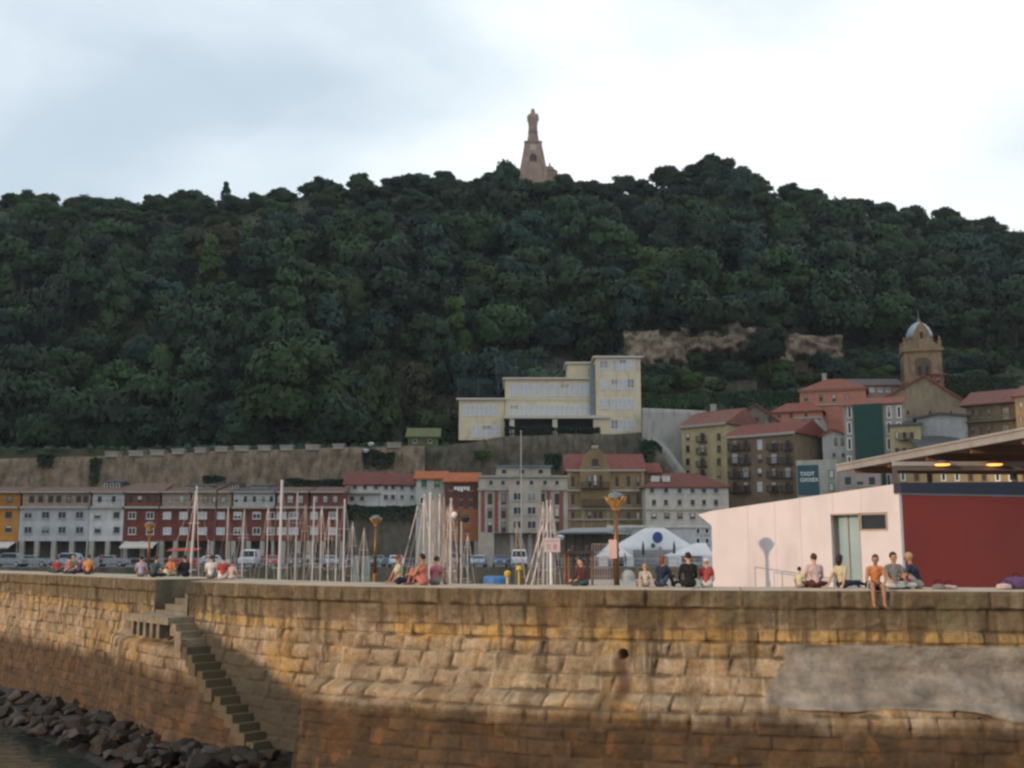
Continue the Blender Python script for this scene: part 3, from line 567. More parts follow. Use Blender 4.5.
# ------------------------------------------------------------------ lamps on the quay
bronze = M('bronze_paint', (.20, .095, .035), .38, (.13, .06, .025), 3, metal=.55, spec=.5); gold = M('gilded_metal', (.62, .33, .10), .35, (.45, .22, .06), 4, metal=.6); lglass = M('lamp_glass', (.12, .15, .17), .3, (.09, .11, .13), 3)
def quay_lamp(px, D, ytop, label):
    ht = zc(ytop, D); base = at(px, 560, D); P = at(px, (ytop+570)/2, D); r = empty('street_lamp', (P.x, D, DZ), 0, label, 'street lamp', 'bronze lamps with flared heads along the quay'); k_ = .82; H_ = (ht-DZ)/k_; r.scale = (k_, k_, k_)
    b = MB(); b.lathe([(.30, 0), (.30, .12), (.20, .2), (.18, .9), (.13, 1.0)], 12); b.build('base', bronze, r)
    p = MB(); p.lathe([(.115, .98), (.10, H_*.55), (.08, H_-.75)], 12); p.lathe([(.13, H_*.5), (.14, H_*.5+.04), (.13, H_*.5+.08)], 12); p.build('pole', bronze, r, True)
    h = MB(); z0 = H_-.80
    h.lathe([(.10, z0), (.15, z0+.06), (.10, z0+.12)], 12)
    for k in range(8):       # flared petals
        a = 2*math.pi*k/8; a2 = 2*math.pi*(k+.92)/8; am = (a+a2)/2
        c0 = (.09*math.cos(a), .09*math.sin(a), z0+.08); c1 = (.09*math.cos(a2), .09*math.sin(a2), z0+.08); d0 = (.44*math.cos(a), .44*math.sin(a), z0+.56); d1 = (.44*math.cos(a2), .44*math.sin(a2), z0+.56); m0 = (.36*math.cos(am), .36*math.sin(am), z0+.36)
        i = lambda q: (q[0]*.93, q[1]*.93, q[2]+.025)
        h.add([c0, c1, d1, m0, d0, i(c0), i(c1), i(d1), i(m0), i(d0)], [(0, 1, 3), (1, 2, 3), (0, 3, 4), (6, 5, 8), (7, 6, 8), (8, 5, 9), (4, 3, 8, 9), (3, 2, 7, 8), (0, 4, 9, 5), (2, 1, 6, 7)])
    h.build('lamp_shade', gold, r)
    g = MB(); g.lathe([(.28, z0+.42), (.33, z0+.54), (.31, z0+.62), (.20, z0+.72), (.02, z0+.76)], 14); g.build('lamp_glass', lglass, r, True); return r
LD = 36.0
quay_lamp(616, LD, 491, 'tall bronze lamp with flared gilded head, largest and closest on the quay')
quay_lamp(375.5, 61, 514.5, 'bronze lamp with flared head standing left of the mast cluster')
quay_lamp(149, 71, 521, 'bronze lamp with flared head in front of the red brick houses, farthest left')
# small sign on the largest lamp's pole
sg = MB(); P = at(613, 549, LD-.2); sg.box(-.13, .13, -.01, .01, -.3, .3); so_ = sg.build('notice_plate', M('notice_pink', (.62, .42, .36), .6), None); so_.location = (P.x, LD-.13, P.z); tag(so_, 'narrow pale pink notice fixed to the pole of the largest lamp', 'notice')
# ------------------------------------------------------------------ white and red building on the quay
pinkw = M('pale_panel', (.57, .53, .53), .7, (.52, .48, .475), .5, c3=(.47, .43, .425), bump=.004, bscale=6); redw = M('red_panel', (.25, .015, .005), .6, (.20, .012, .004), .35); navyw = M('navy_fascia', (.008, .014, .04), .6); seam = M('panel_seam', (.42, .36, .34), .8)
def quay_building():
    C0 = at(897, 530, 37.0); E = at(712, 545, 42.0); C0 = Vector((C0.x, C0.y)); E = Vector((E.x, E.y)); ud = C0-E; Ln = ud.length; ud.normalize(); ang = math.atan2(ud.y, ud.x); nd = Vector((-ud.y, ud.x))
    r = empty('quay_building', (E.x, E.y, DZ), ang, 'low building with pale pink white panelled wall and dark red front under navy fascia', 'building')
    def hit(px, py, O, d):
        x, y, z = ray(px, py); k = x/y; u = (k*O.y-O.x)/(d.x-k*d.y); q = O+d*u; return u, HC+z*q.y/y-DZ
    W_ = lambda px, py: hit(px, py, E, ud); Fr = lambda px, py: hit(px, py, C0, nd)
    u0 = 0.0; h0 = W_(712, 511)[1]; h1 = W_(896, 484)[1]; top = lambda u: h0+(h1-h0)*u/Ln
    o0, o1, o2 = W_(832, 550)[0], W_(861, 550)[0], W_(888.5, 540)[0]; zt = W_(860, 513)[1]; zw0 = W_(875, 530.5)[1]; th = .2
    wl = MB(); sl = lambda a, b, z0: wl.prism([(a, z0), (b, z0), (b, top(b)), (a, top(a))], 0, th)
    sl(0, o0, 0); sl(o0, o2, zt); sl(o2, Ln+.13, 0); wl.box(o1, o2, 0, th, 0, zw0)
    tu, tz = W_(698, 513.5); wl.prism([(tu, top(0)-.12), (0, top(0)-.55), (0, top(0))], 0, th)
    wl.prismx([(th, 0), (9, 0), (9, top(0)-.02), (th, top(0)-.02)], 0, th)
    wl.build('side_wall', pinkw, r)
    for px in (748.6, 776, 801.6):
        a = W_(px, 550)[0]; q = MB(); q.box(a-.006, a+.006, -.004, .01, 0, top(a)-.01); q.build('panel_joint', seam, r)
    for px in (832.5, 861):
        a = W_(px, 500)[0]; q = MB(); q.box(a-.006, a+.006, -.004, .01, zt+.05, top(a)-.01); q.build('panel_joint', seam, r)
    gl = MB(); gl.box(o0+.02, o1-.03, .45, .5, 0, zt); gl.build('glazed_door', M('pale_blue_glass', (.30, .42, .44), .15, (.22, .32, .34), .5, spec=.6), r)
    jb = MB(); jb.box(o0, o0+.02, .2, .52, 0, zt); jb.box(o1-.03, o1, -.02, .52, 0, zt); jb.box(o0, o1, -.02, .06, zt-.05, zt-.002); jb.box((o0*.6+o1*.4)-.02, (o0*.6+o1*.4)+.02, .40, .45, 0, zt-.05); jb.build('door_frame', M('tan_frame', (.34, .27, .19), .6), r)
    wn = MB(); a, b = o1+.03, o2-.01; z0, z1 = zw0, zt-.02; wn.box(a, b, -.03, .12, z0, z0+.05); wn.box(a, b, -.03, .12, z1-.05, z1); wn.box(a, a+.04, -.03, .12, z0+.05, z1-.05); wn.box(b-.04, b, -.03, .12, z0+.05, z1-.05); wo_ = wn.build('window', M('tan_frame', (.34, .27, .19)), r)
    pn = MB(); pn.box(a+.04, b-.04, .05, .07, z0+.05, z1-.05); pn.build('pane', glass, wo_)
    v1, zT = Fr(1060, 481.5); zB = Fr(1060, 497.5)[1]; zt0 = Fr(899, 483.5)[1]; zb0 = Fr(899, 495)[1]
    fr = MB(); fr.prismx([(th, 0), (v1, 0), (v1, zB), (th, zb0)], Ln-.0, Ln+.12); fr.build('front_wall', redw, r)
    fa = MB(); fa.prismx([(-.01, zb0+.05), (v1, zB+.07), (v1, zT), (-.01, zt0)], Ln-.04, Ln+.22); fa.build('fascia', navyw, r)
    ft = MB(); ft.prismx([(0, zb0), (v1, zB), (v1, zB+.07), (0, zb0+.05)], Ln-.02, Ln+.16); ft.build('fascia_trim', M('trim_grey', (.3, .3, .32), .5), r)
    rf = MB(); rf.add([(0, th, top(0)-.12), (Ln-.05, th, top(Ln)-.12), (Ln-.05, v1, zT-.12), (0, v1, zT-.5)], [(0, 1, 2, 3)]); rf.build('roof', M('roof_felt', (.20, .20, .20), .9), r)
    rr = empty('ramp_railing', (E.x, E.y, DZ), ang, 'thin grey railing sloping down in front of the pale panelled wall', 'railing'); st_ = M('grey_metal', (.34, .35, .37), .4, metal=.6)
    loc = []
    for px, py in ((755, 567), (782, 571), (808, 575), (836, 579)):
        u, z = hit(px, py, E-nd*1.0, ud); loc.append((u, -1.0, z))
    tr = MB()
    for a, b in zip(loc[:-1], loc[1:]): tr.tube(a, b, .02, n=6)
    tr.build('handrail', st_, rr)
    for a in loc: q = MB(); q.tube((a[0], a[1], 0), a, .016, n=6); q.build('post', st_, rr)
quay_building()
# market hall canopy behind it
def canopy():
    D_a, D_b = 72.0, 42.0; A = at(838, 464.5, D_a); B = at(1040, 429, D_b*1.19); zt = (A.z+B.z)/2; d = Vector((B.x-A.x, B.y-A.y)); Ln = d.length; d.normalize()
    r = empty('market_canopy', (A.x, A.y, DZ), math.atan2(d.y, d.x), 'wide flat canopy with pale edge beam and brown underside sloping across the right', 'canopy'); z = zt-DZ
    f = MB(); f.box(0, Ln+8, -.12, .12, z-.38, z); f.box(0, Ln+8, -.2, .2, z-.02, z+.1); f.build('edge_beam', M('cream_beam', (.30, .285, .26), .7, (.22, .21, .19), 1), r)
    u = MB(); u.box(.3, Ln+8, .13, 15, z-.22, z-.08); u.build('soffit', M('brown_soffit', (.17, .075, .045), .7, (.11, .05, .03), .5), r)
    for k in range(9):
        x = 2.0+k*4.6; rb = MB(); rb.prism([(x, z-.62), (x+.18, z-.62), (x+.18, z-.22), (x, z-.22)], .2, 15); rb.build('rafter', M('rust_beam', (.20, .10, .06), .7), r)
    for k in range(5):
        x = 1.5+k*9.5; c = MB(); c.tube((x, 5.5, 0), (x, 5.5, z-.6), .16, n=10); c.build('column', M('dark_column', (.10, .09, .085), .6), r)
    return r, A, d, z
canopy()
def hall():   # glazed hall under the canopy, with a beam and two lit lamps
    D = 58.0; X0 = xc(893, D, 470); X1 = X0+26; zb = zc(470.5, D)-DZ; r = empty('canopy_beam', (X0, D, DZ), 0, 'dark horizontal beam on posts under the canopy carrying two orange lit lamps', 'beam')
    b = MB(); b.box(0, X1-X0, -.1, .1, zb, zb+.22); b.build('beam', M('dark_column', (.1, .09, .085)), r); c = MB(); c.box(0, .2, -.08, .08, -.0, zb); c.build('post', M('dark_column', (.1, .09, .085)), r)
    b2 = MB(); b2.box(0, X1-X0, -.15, .15, zb+.24, zb+.46); b2.build('cream_rail', M('cream_beam', (.60, .55, .47)), r)
    for px in (941, 993):
        P = at(px, 464.5, D-.25); l = empty('hall_lamp', (P.x, D-.45, P.z), 0, f'shallow orange lit lamp under the canopy, {"left" if px < 960 else "right"} one of two', 'lamp', 'orange lamps under the canopy')
        s_ = MB(); s_.lathe([(.44, .0), (.30, .14), (.06, .2)], 14); s_.build('lamp_shade', M('dark_column', (.1, .09, .085)), l, True); q = MB(); q.lathe([(.3, -.07), (.40, -.03), (.40, 0)], 14); q.build('bulb_glass', M('orange_glow', (.9, .5, .15), .5, emit=((1.0, .42, .08), 2.2)), l, True)
hall()
# ------------------------------------------------------------------ hill
SKY_ = [(-200, 270), (-40, 232), (0, 203), (18, 192), (50, 192), (100, 201), (150, 195), (190, 191), (230, 197), (260, 192), (300, 180), (340, 174), (380, 172), (440, 169), (480, 176), (510, 165), (550, 174), (600, 177), (640, 170), (700, 159), (740, 164), (780, 180), (830, 187), (880, 198), (940, 203), (980, 210), (1024, 224), (1100, 245), (1250, 290)]
_sx = np.array([a for a, b in SKY_], float); _sy = np.array([b for a, b in SKY_], float)
D0, D1 = 222.0, 345.0
def zb_px(px): return np.interp(px, [-300, 420, 640, 700, 1024, 1300], [zc(455, 210), zc(448, 210), zc(440, 210), zc(415, 215), zc(410, 215), zc(410, 215)])
_zr = np.array([zc(y, D1) for y in _sy])-np.interp(_sx, [0, 250, 330, 460, 560, 900, 1000], [3.8, 4.8, 6.0, 6.2, 6.2, 6.5, 8.5])
def hill_z(x, y):
    y = np.asarray(y, float); x = np.asarray(x, float); px = x/np.maximum(y, 1)*F*.955+512
    t = (y-D0)/(D1-D0); zr = np.interp(px, _sx, _zr); zb = zb_px(px)
    up = zb+(zr-zb)*(np.clip(t, 0, 1)**.92)
    over = zr-np.clip(t-1, 0, 9)*(55)
    z = np.where(t < 1, up, over)+3.0*(fbm(x*.03+40, y*.03+40, 3, 3)-.5)*np.clip(t*4, 0, 1)
    return z
gx = np.arange(-330, 331, 4.0); gy = np.concatenate([[203.0], np.arange(206, 480, 3.5)]); GX, GY = np.meshgrid(gx, gy); GZ = hill_z(GX, GY); GZ[0] = -6
idx = np.arange(GX.size).reshape(GX.shape); Fq = np.stack([idx[:-1, :-1], idx[:-1, 1:], idx[1:, 1:], idx[1:, :-1]], -1).reshape(-1, 4)
tag(link('hill', npmesh('hill', np.stack([GX, GY, GZ], -1).reshape(-1, 3), Fq, [M('hill_soil', (.035, .045, .02), .95, (.06, .05, .03), .15, bump=.3)], True)), kind='structure')
# ------------------------------------------------------------------ trees
def leafmat(name, a, b, c):
    m = bpy.data.materials.new(name); m.use_nodes = True; nt = m.node_tree; N = nt.nodes; L = nt.links; p = N['Principled BSDF']; p.inputs['Roughness'].default_value = .65; p.inputs['Specular IOR Level'].default_value = .25
    at_ = N.new('ShaderNodeAttribute'); at_.attribute_name = 'lv'; r = N.new('ShaderNodeValToRGB'); e = r.color_ramp.elements; e[0].color = (*a, 1); e[1].color = (*c, 1); q = e.new(.5); q.color = (*b, 1); L.new(at_.outputs['Fac'], r.inputs[0])
    oi = N.new('ShaderNodeObjectInfo'); mr = N.new('ShaderNodeMapRange'); mr.inputs[3].default_value = .62; mr.inputs[4].default_value = 1.6; L.new(oi.outputs['Random'], mr.inputs[0])
    hs = N.new('ShaderNodeHueSaturation'); hs.inputs['Saturation'].default_value = 1.28; L.new(mr.outputs[0], hs.inputs['Value']); L.new(r.outputs[0], hs.inputs['Color'])
    L.new(hs.outputs[0], p.inputs['Base Color']); return m
LM = {'bright': leafmat('leaf_bright', (0.0224, 0.0416, 0.0160), (0.0304, 0.0544, 0.0200), (0.0416, 0.0704, 0.0248)), 'dark': leafmat('leaf_dark', (0.0128, 0.0248, 0.0144), (0.0176, 0.0336, 0.0192), (0.0248, 0.0456, 0.0232)), 'mid': leafmat('leaf_mid', (0.0192, 0.0368, 0.0176), (0.0264, 0.0480, 0.0216), (0.0352, 0.0624, 0.0256)),
      'yellow': leafmat('leaf_yellowish', (0.0256, 0.0432, 0.0152), (0.0352, 0.0560, 0.0192), (0.0464, 0.0704, 0.0232)), 'blue': leafmat('leaf_bluish', (0.0120, 0.0256, 0.0208), (0.0168, 0.0344, 0.0264), (0.0240, 0.0464, 0.0344)), 'brown': leafmat('leaf_brownish', (0.0240, 0.0248, 0.0144), (0.0336, 0.0328, 0.0176), (0.0440, 0.0424, 0.0224))}
def crown(seed, nl=40, per=300, ls=.072, shape='round'):
    g = np.random.default_rng(seed); V = []; lv = []; NN = []; nl = [26, 40, 54, 32, 46, 36][seed % 6]; big = [1.25, 1.0, .85, 1.12, .92, 1.05][seed % 6]
    cs = []
    for k in range(nl):
        u = g.normal(size=3); u /= np.linalg.norm(u); rr = g.uniform(.35, .78)
        if shape == 'round': c = u*np.array([1, 1, .85])*rr; c[2] = c[2] if c[2] > -.45 else -.45*g.random(); lr = g.uniform(.22, .40)
        elif shape == 'tall': h = g.uniform(-1, 1); w_ = .55*(1-((h+.1)/1.15)**2)+.08; a = g.uniform(0, 6.28); c = np.array([w_*math.cos(a)*rr*1.2, w_*math.sin(a)*rr*1.2, h*1.0]); lr = g.uniform(.2, .33)
        else: h = g.uniform(-.6, 1); w_ = .5*(1-h)*.6+.08; a = g.uniform(0, 6.28); c = np.array([w_*math.cos(a), w_*math.sin(a), h]); lr = g.uniform(.13, .26)
        cs.append((c, lr, g.random()))
    tips = []
    for c, lr, tone in cs:
        n = int(per*(lr/.3)**2); lr = lr*big; d = g.normal(size=(n, 3)); d /= np.linalg.norm(d, axis=1)[:, None]; d[:, 2] = np.where(d[:, 2] < -.35, -d[:, 2], d[:, 2])
        r = lr*g.uniform(.72, 1.08, n)*(1+.22*np.sin(d[:, 0]*7+tone*9)*np.cos(d[:, 1]*8+tone*5)); p = c+d*r[:, None]*np.array([1, 1, .8])
        nn = d+g.normal(size=(n, 3))*.45; nn /= np.linalg.norm(nn, axis=1)[:, None]
        t1 = np.cross(nn, g.normal(size=(n, 3))); t1 /= np.linalg.norm(t1, axis=1)[:, None]; t2 = np.cross(nn, t1); s_ = ls*g.uniform(.55, 1.15, n)[:, None]
        q = np.stack([p-t1*s_-t2*s_*.45, p+t1*s_*.2-t2*s_*.6, p+t1*s_+t2*s_*.3, p-t1*s_*.3+t2*s_*.6], 1); V.append(q.reshape(-1, 3)); m_ = d*.6+p*.55+g.normal(size=(n, 3))*.20; m_ /= np.linalg.norm(m_, axis=1)[:, None]; NN.append(np.repeat(m_, 4, axis=0)); lv.append(np.clip(.7*tone+.3*g.random(n), 0, 1))
    V = np.concatenate(V); lv = np.concatenate(lv); Fq = np.arange(len(V)).reshape(-1, 4)
    return V, Fq, lv, np.concatenate(NN)
CR = {}
def crown_mesh(k, kind, shape='round', **kw):
    key = (k, kind, shape)
    if key not in CR:
        V, Fq, lv, NN = crown(1000+k, shape=shape, **kw); CR[key] = npmesh('crown', V, Fq, [LM[kind]], False, {'lv': ('FACE', lv)}, normals=NN)
    return CR[key]
bark = M('tree_bark', (.07, .05, .035), .9, (.04, .03, .02), 3)
def trunk_mesh(k):
    g = random.Random(k); t = MB(); p = Vector((0, 0, -1.2)); r = .075
    for s_ in range(4):
        q = p+Vector((g.uniform(-.06, .06), g.uniform(-.06, .06), .36)); t.tube(p, q, r, r*.78, 7); p = q; r *= .78
    for b_ in range(7):
        a = g.uniform(0, 6.28); z0 = g.uniform(-.5, .15); l = g.uniform(.35, .65); t.tube((0, 0, z0), (l*math.cos(a), l*math.sin(a), z0+l*g.uniform(.4, .9)), .03, .008, 5)
    return t.mesh('trunk', bark)
TK = [trunk_mesh(k) for k in range(3)]
def tree(x, y, R_, kind, shape, label, group=None, hz=1.0, zlift=None, name=None, seedk=None, sx=1.0):
    z = float(hill_z(x, y)) if zlift is None else zlift
    if zlift is None:
        pxs = x/y*F*.985+512; zmax = zc(float(np.interp(pxs, _sx, _sy))-4+4*math.sin(x*.9), y); zt_ = z+R_*((.55 if y < D0+14 else .8 if y < D0+88 else .55)+.85)*hz; z -= max(0, zt_-zmax)
    nm = name or {'round': 'broadleaf_tree', 'tall': 'slender_tree', 'pine': 'conifer_tree'}[shape]
    r = empty(nm, (x, y, z), random.uniform(0, 6.28), label, 'tree', group)
    k = random.randrange(6) if seedk is None else seedk
    lo = 1.0 if zlift is not None else .55 if y < D0+14 else .8 if y < D0+88 else .55 if zlift is None else 1.0
    c = link('crown', crown_mesh(k, kind, shape), r); c.location = (0, 0, R_*lo*hz); c.scale = (R_*sx, R_*sx, R_*hz)
    t = link('trunk', TK[k % 3], r); t.location = (0, 0, R_*lo*hz); t.scale = (R_, R_, R_*hz); return r
def rockzone(px, py): return (628 < px < 870 and 318 < py < 352)
n_tree = 0
rows = []; D = D0-6
while D < D1+8: rows.append(D); D += 10.2+(D-D0)*.02 if D < D1-14 else 7
hz_ = ['at the foot', 'low down', 'halfway up', 'high up', 'at the top']
side = lambda px: 'the far left hillside' if px < 170 else 'the left hillside' if px < 400 else 'the hillside under the statue' if px < 640 else 'the hillside above the rock face' if px < 860 else 'the far right hillside'
KN = {'bright': 'fresh green', 'dark': 'dark green', 'mid': 'mid green', 'yellow': 'yellowish green', 'blue': 'bluish green', 'brown': 'brownish'}
placed = []
for ri, D in enumerate(rows):
    t = (D-D0)/(D1-D0); sp = 47-4*t if t < .93 else 31
    px = -22+(ri % 2)*sp/2
    while px < 1048:
        p = px+random.uniform(-9, 9); Dj = D+random.uniform(-3, 3); X = xc(p, Dj, 300)
        z = float(hill_z(X, Dj)); 
        # screen y of its middle
        yy = 556-(z+6-HC)*F/Dj*1.03
        px += sp*random.uniform(.85, 1.15)
        if p > 640 and yy > 330: continue
        if 455 < p < 645 and yy > 395: continue
        R_ = random.choice([random.uniform(5.6, 7.2), random.uniform(7, 9.6)])*(1.06-.12*t); top_row = ri >= len(rows)-2
        if t > .72: R_ = random.uniform(5.6, 7.6)*(1.0 if t < .93 else .80)
        k = random.choices(['dark', 'mid', 'blue', 'yellow', 'brown'], [36, 34, 16, 8, 4])[0]
        if p > 700 and k == 'yellow': k = 'blue'
        shape = random.choices(['round', 'tall', 'pine'], [78, 16, 6])[0] if t < .72 else 'round'
        placed.append((X, Dj, R_, k, shape, p, t))
for X, Dj, R_, k, shape, p, t in placed:
    zi = min(4, int(t*5)); sn = {'round': 'broad', 'tall': 'slender', 'pine': 'pointed'}[shape]
    tree(X, Dj, R_, k, shape, f'{KN[k]} {sn} tree {hz_[zi]} on {side(p)}', f'{KN[k]} {sn} trees {hz_[zi]} on {side(p)}', hz=(random.uniform(.85, 1.2) if t < .72 else random.uniform(.72, .9)) if shape == 'round' else 1.25, sx=1.0 if shape == 'round' else .95)
    n_tree += 1
def at_tree(px, py, D, R_, *a, **k):   # crown centre at a pixel
    P = at(px, py, D); return tree(P.x, D, R_, *a, zlift=P.z-R_*k.get('hz', 1.0), **k)
at_tree(292, 392, 214, 11.5, 'bright', 'round', 'biggest broad green tree hanging over the old stone wall, left of the yellow school', hz=1.15, seedk=2)
at_tree(226, 193, 346, 2.6, 'dark', 'pine', 'small dark pine sticking up from the skyline left of the statue', hz=1.3)
at_tree(190, 201, 344, 5.0, 'blue', 'round', 'bushy tree bulging above the skyline beside the small dark pine')
at_tree(505, 178, 334, 5.0, 'mid', 'round', 'leafy tree touching the left foot of the statue pedestal')
at_tree(522, 187, 330, 4.4, 'dark', 'round', 'tree directly in front of the statue pedestal', hz=.8)
at_tree(543, 190, 329, 4.6, 'mid', 'round', 'tree in front of the small side chapel of the statue', hz=.8)
at_tree(562, 186, 334, 4.6, 'dark', 'round', 'dark tree just right of the statue pedestal on the skyline')
at_tree(770, 345, 226, 4.6, 'dark', 'round', 'rounded dark tree standing between the two bare rock faces', hz=1.2)
at_tree(840, 378, 224, 5.0, 'blue', 'round', 'dark tree behind the salmon building below the rock ledge')
at_tree(715, 171, 340, 6.5, 'dark', 'round', 'highest dark crown on the skyline right of the statue')
# bushes on the terraces under the rock faces
for k in range(56):
    px = random.uniform(640, 1010); py = random.uniform(352, 405) if px < 870 else random.uniform(352, 392); D = 238-(py-350)*.42+random.uniform(-2, 2)
    P = at(px, py, D); kd = random.choice(['dark', 'mid', 'mid', 'yellow', 'blue']); R_ = random.uniform(2.0, 3.6)
    zone = 'below the rock face' if px < 760 else 'behind the salmon building' if px < 870 else 'around the church tower'
    r = empty('bush', (P.x, D, P.z-R_), random.uniform(0, 6), f'{KN[kd]} bush on the terraced slope {zone}', 'bush', f'{KN[kd]} bushes on the slope {zone}')
    c = link('foliage', crown_mesh(random.randrange(6), kd), r); c.scale = (R_*1.25, R_*1.1, R_); c.location = (0, 0, R_)
# undergrowth covering the slope: uncountable
n = 52000; ux = rng.uniform(-240, 240, n); uy = rng.uniform(205, 356, n); uz = hill_z(ux, uy); g = rng
keep = np.abs(ux) < uy*.62; ux, uy, uz = ux[keep], uy[keep], uz[keep]; n = len(ux)
P = np.stack([ux, uy, uz+g.uniform(0, 1, n)**2*2.6*np.clip((uy-212)/10, .15, 1)], 1); nn = np.tile([0, -.6, .8], (n, 1))+g.normal(size=(n, 3))*.5; nn /= np.linalg.norm(nn, axis=1)[:, None]
t1 = np.cross(nn, g.normal(size=(n, 3))); t1 /= np.linalg.norm(t1, axis=1)[:, None]; t2 = np.cross(nn, t1); s_ = g.uniform(.5, 1.1, n)[:, None]
V = np.stack([P-t1*s_, P-t2*s_*.6, P+t1*s_, P+t2*s_*.6], 1).reshape(-1, 3)
tag(link('undergrowth', npmesh('undergrowth', V, np.arange(len(V)).reshape(-1, 4), [LM['dark']], False, {'lv': ('FACE', g.random(n))})), 'dark undergrowth covering the hillside between the trees', 'undergrowth', kind='stuff')
# bare rock faces
rockface = M('bare_rock', (.27, .205, .145), .95, (.10, .08, .06), .7, bump=.3, bscale=.8, c3=(.06, .055, .035), detail=9)
def face(poly, D, thick, label, name='rock_face', lean=.25, mat=rockface, cat='rock face'):
    xs = [p[0] for p in poly]; cx = (min(xs)+max(xs))/2; cy = max(p[1] for p in poly); base = at(cx, cy, D)
    w_ = xc(max(xs), D, cy)-xc(min(xs), D, cy); h = zc(min(p[1] for p in poly), D)-base.z
    nx, nz = int(w_/.5)+2, int(h/.5)+2; ids = {}; V = []; Fq = []
    import itertools
    def inside(x, y):
        c = False; n = len(poly)
        for i in range(n):
            x1, y1 = poly[i]; x2, y2 = poly[(i+1) % n]
            if (y1 > y) != (y2 > y) and x < (x2-x1)*(y-y1)/(y2-y1)+x1: c = not c
        return c
    gxs = np.linspace(min(xs)-2, max(xs)+2, nx+4); gys = np.linspace(min(p[1] for p in poly)-2, cy+2, nz+4)
    G = np.zeros((len(gys), len(gxs))); 
    for j, yy in enumerate(gys):
        for i, xx in enumerate(gxs): G[j, i] = inside(xx+12*(vnoise(np.array(yy*.3), np.array(xx*.1))-.5), yy+14*(vnoise(np.array(xx*.3), np.array(yy*.2))-.5))
    for _ in range(2):
        Gp = np.pad(G, 1, mode='edge'); G = (Gp[:-2, 1:-1]+Gp[2:, 1:-1]+Gp[1:-1, :-2]+Gp[1:-1, 2:]+Gp[1:-1, 1:-1])/5
    for j, yy in enumerate(gys):
        for i, xx in enumerate(gxs):
            p = at(xx, yy, D); h_ = p.z-base.z; d = D+lean*h_+thick*(1-min(1, G[j, i]*1.6))*1.5-1.5*(fbm(np.array(p.x*.45+99), np.array(p.z*.6), 5, 5)-.5)*thick
            V.append((p.x-base.x, float(d)-D, h_))
    nc = len(gxs); Fq = [(j*nc+i, (j+1)*nc+i, (j+1)*nc+i+1, j*nc+i+1) for j in range(len(gys)-1) for i in range(nc-1)]
    o = link(name, npmesh(name, V, Fq, [mat], False), None, base); tag(o, label, cat); return o
face([(628, 352), (634, 333), (655, 328), (672, 336), (690, 350), (690, 362), (640, 362)], 232, 3, 'dull brown rock outcrop left of the large bare rock face')
face([(688, 346), (706, 333), (722, 321), (742, 322), (758, 328), (762, 345), (750, 354), (700, 352)], 231, 4, 'large bare tan rock face on the hillside above the town')
face([(776, 332), (800, 333), (830, 342), (848, 350), (845, 358), (800, 350), (786, 366), (780, 360)], 231, 3, 'long thin rock ledge slanting down to the right of the bare rock face')
# ------------------------------------------------------------------ far quay
QZ = -.5
qm = M('far_quay_asphalt', (.13, .13, .13), .9, (.10, .10, .10), .3); qs = M('far_quay_stone', (.16, .135, .10), .9, (.08, .075, .05), .5, bump=.05, kind='brick', bscale=.9, c3=(.05, .055, .035))
q = MB(); q.box(-330, 330, 134.5, 330, -8, QZ); tag(q.build('far_quay', [qm]), kind='structure')
q = MB(); q.box(-330, 330, 134, 134.49, -8, QZ+.004); tag(q.build('quay_wall_face', [qs]), 'dark stone quay wall below the parked cars across the harbour', 'quay wall')
# ------------------------------------------------------------------ house kit
_wc = {}
blind_ms = [M('blind_white', (.55, .54, .50), .8), M('blind_beige', (.36, .31, .24), .8), M('curtain_grey', (.25, .26, .27), .9)]
def win_mesh(w_, h, frame, style):
    key = ('f', round(w_, 1), round(h, 1), frame.name, style)
    if key not in _wc:
        w2, h2 = w_/2, h/2; b = .09 if style != 'bold' else .16; m = MB()
        m.box(-w2, w2, -.06, .04, -h2, -h2+b); m.box(-w2, w2, -.06, .04, h2-b, h2); m.box(-w2, -w2+b, -.06, .04, -h2+b, h2-b); m.box(w2-b, w2, -.06, .04, -h2+b, h2-b)
        if w_ > 1.2: m.box(-.04, .04, -.05, .04, -h2+b, h2-b)
        if w_ > 2.4:
            for x in (-w_/4, w_/4): m.box(x-.04, x+.04, -.05, .04, -h2+b, h2-b)
        if style == 'grid':
            n = max(2, int(w_/.5))
            for i in range(1, n): x = -w2+w_*i/n; m.box(x-.03, x+.03, -.05, .04, -h2+b, h2-b)
            m.box(-w2+b, w2-b, -.045, .035, -.03, .03)
        _wc[key] = m.mesh('window', frame)
    return _wc[key]
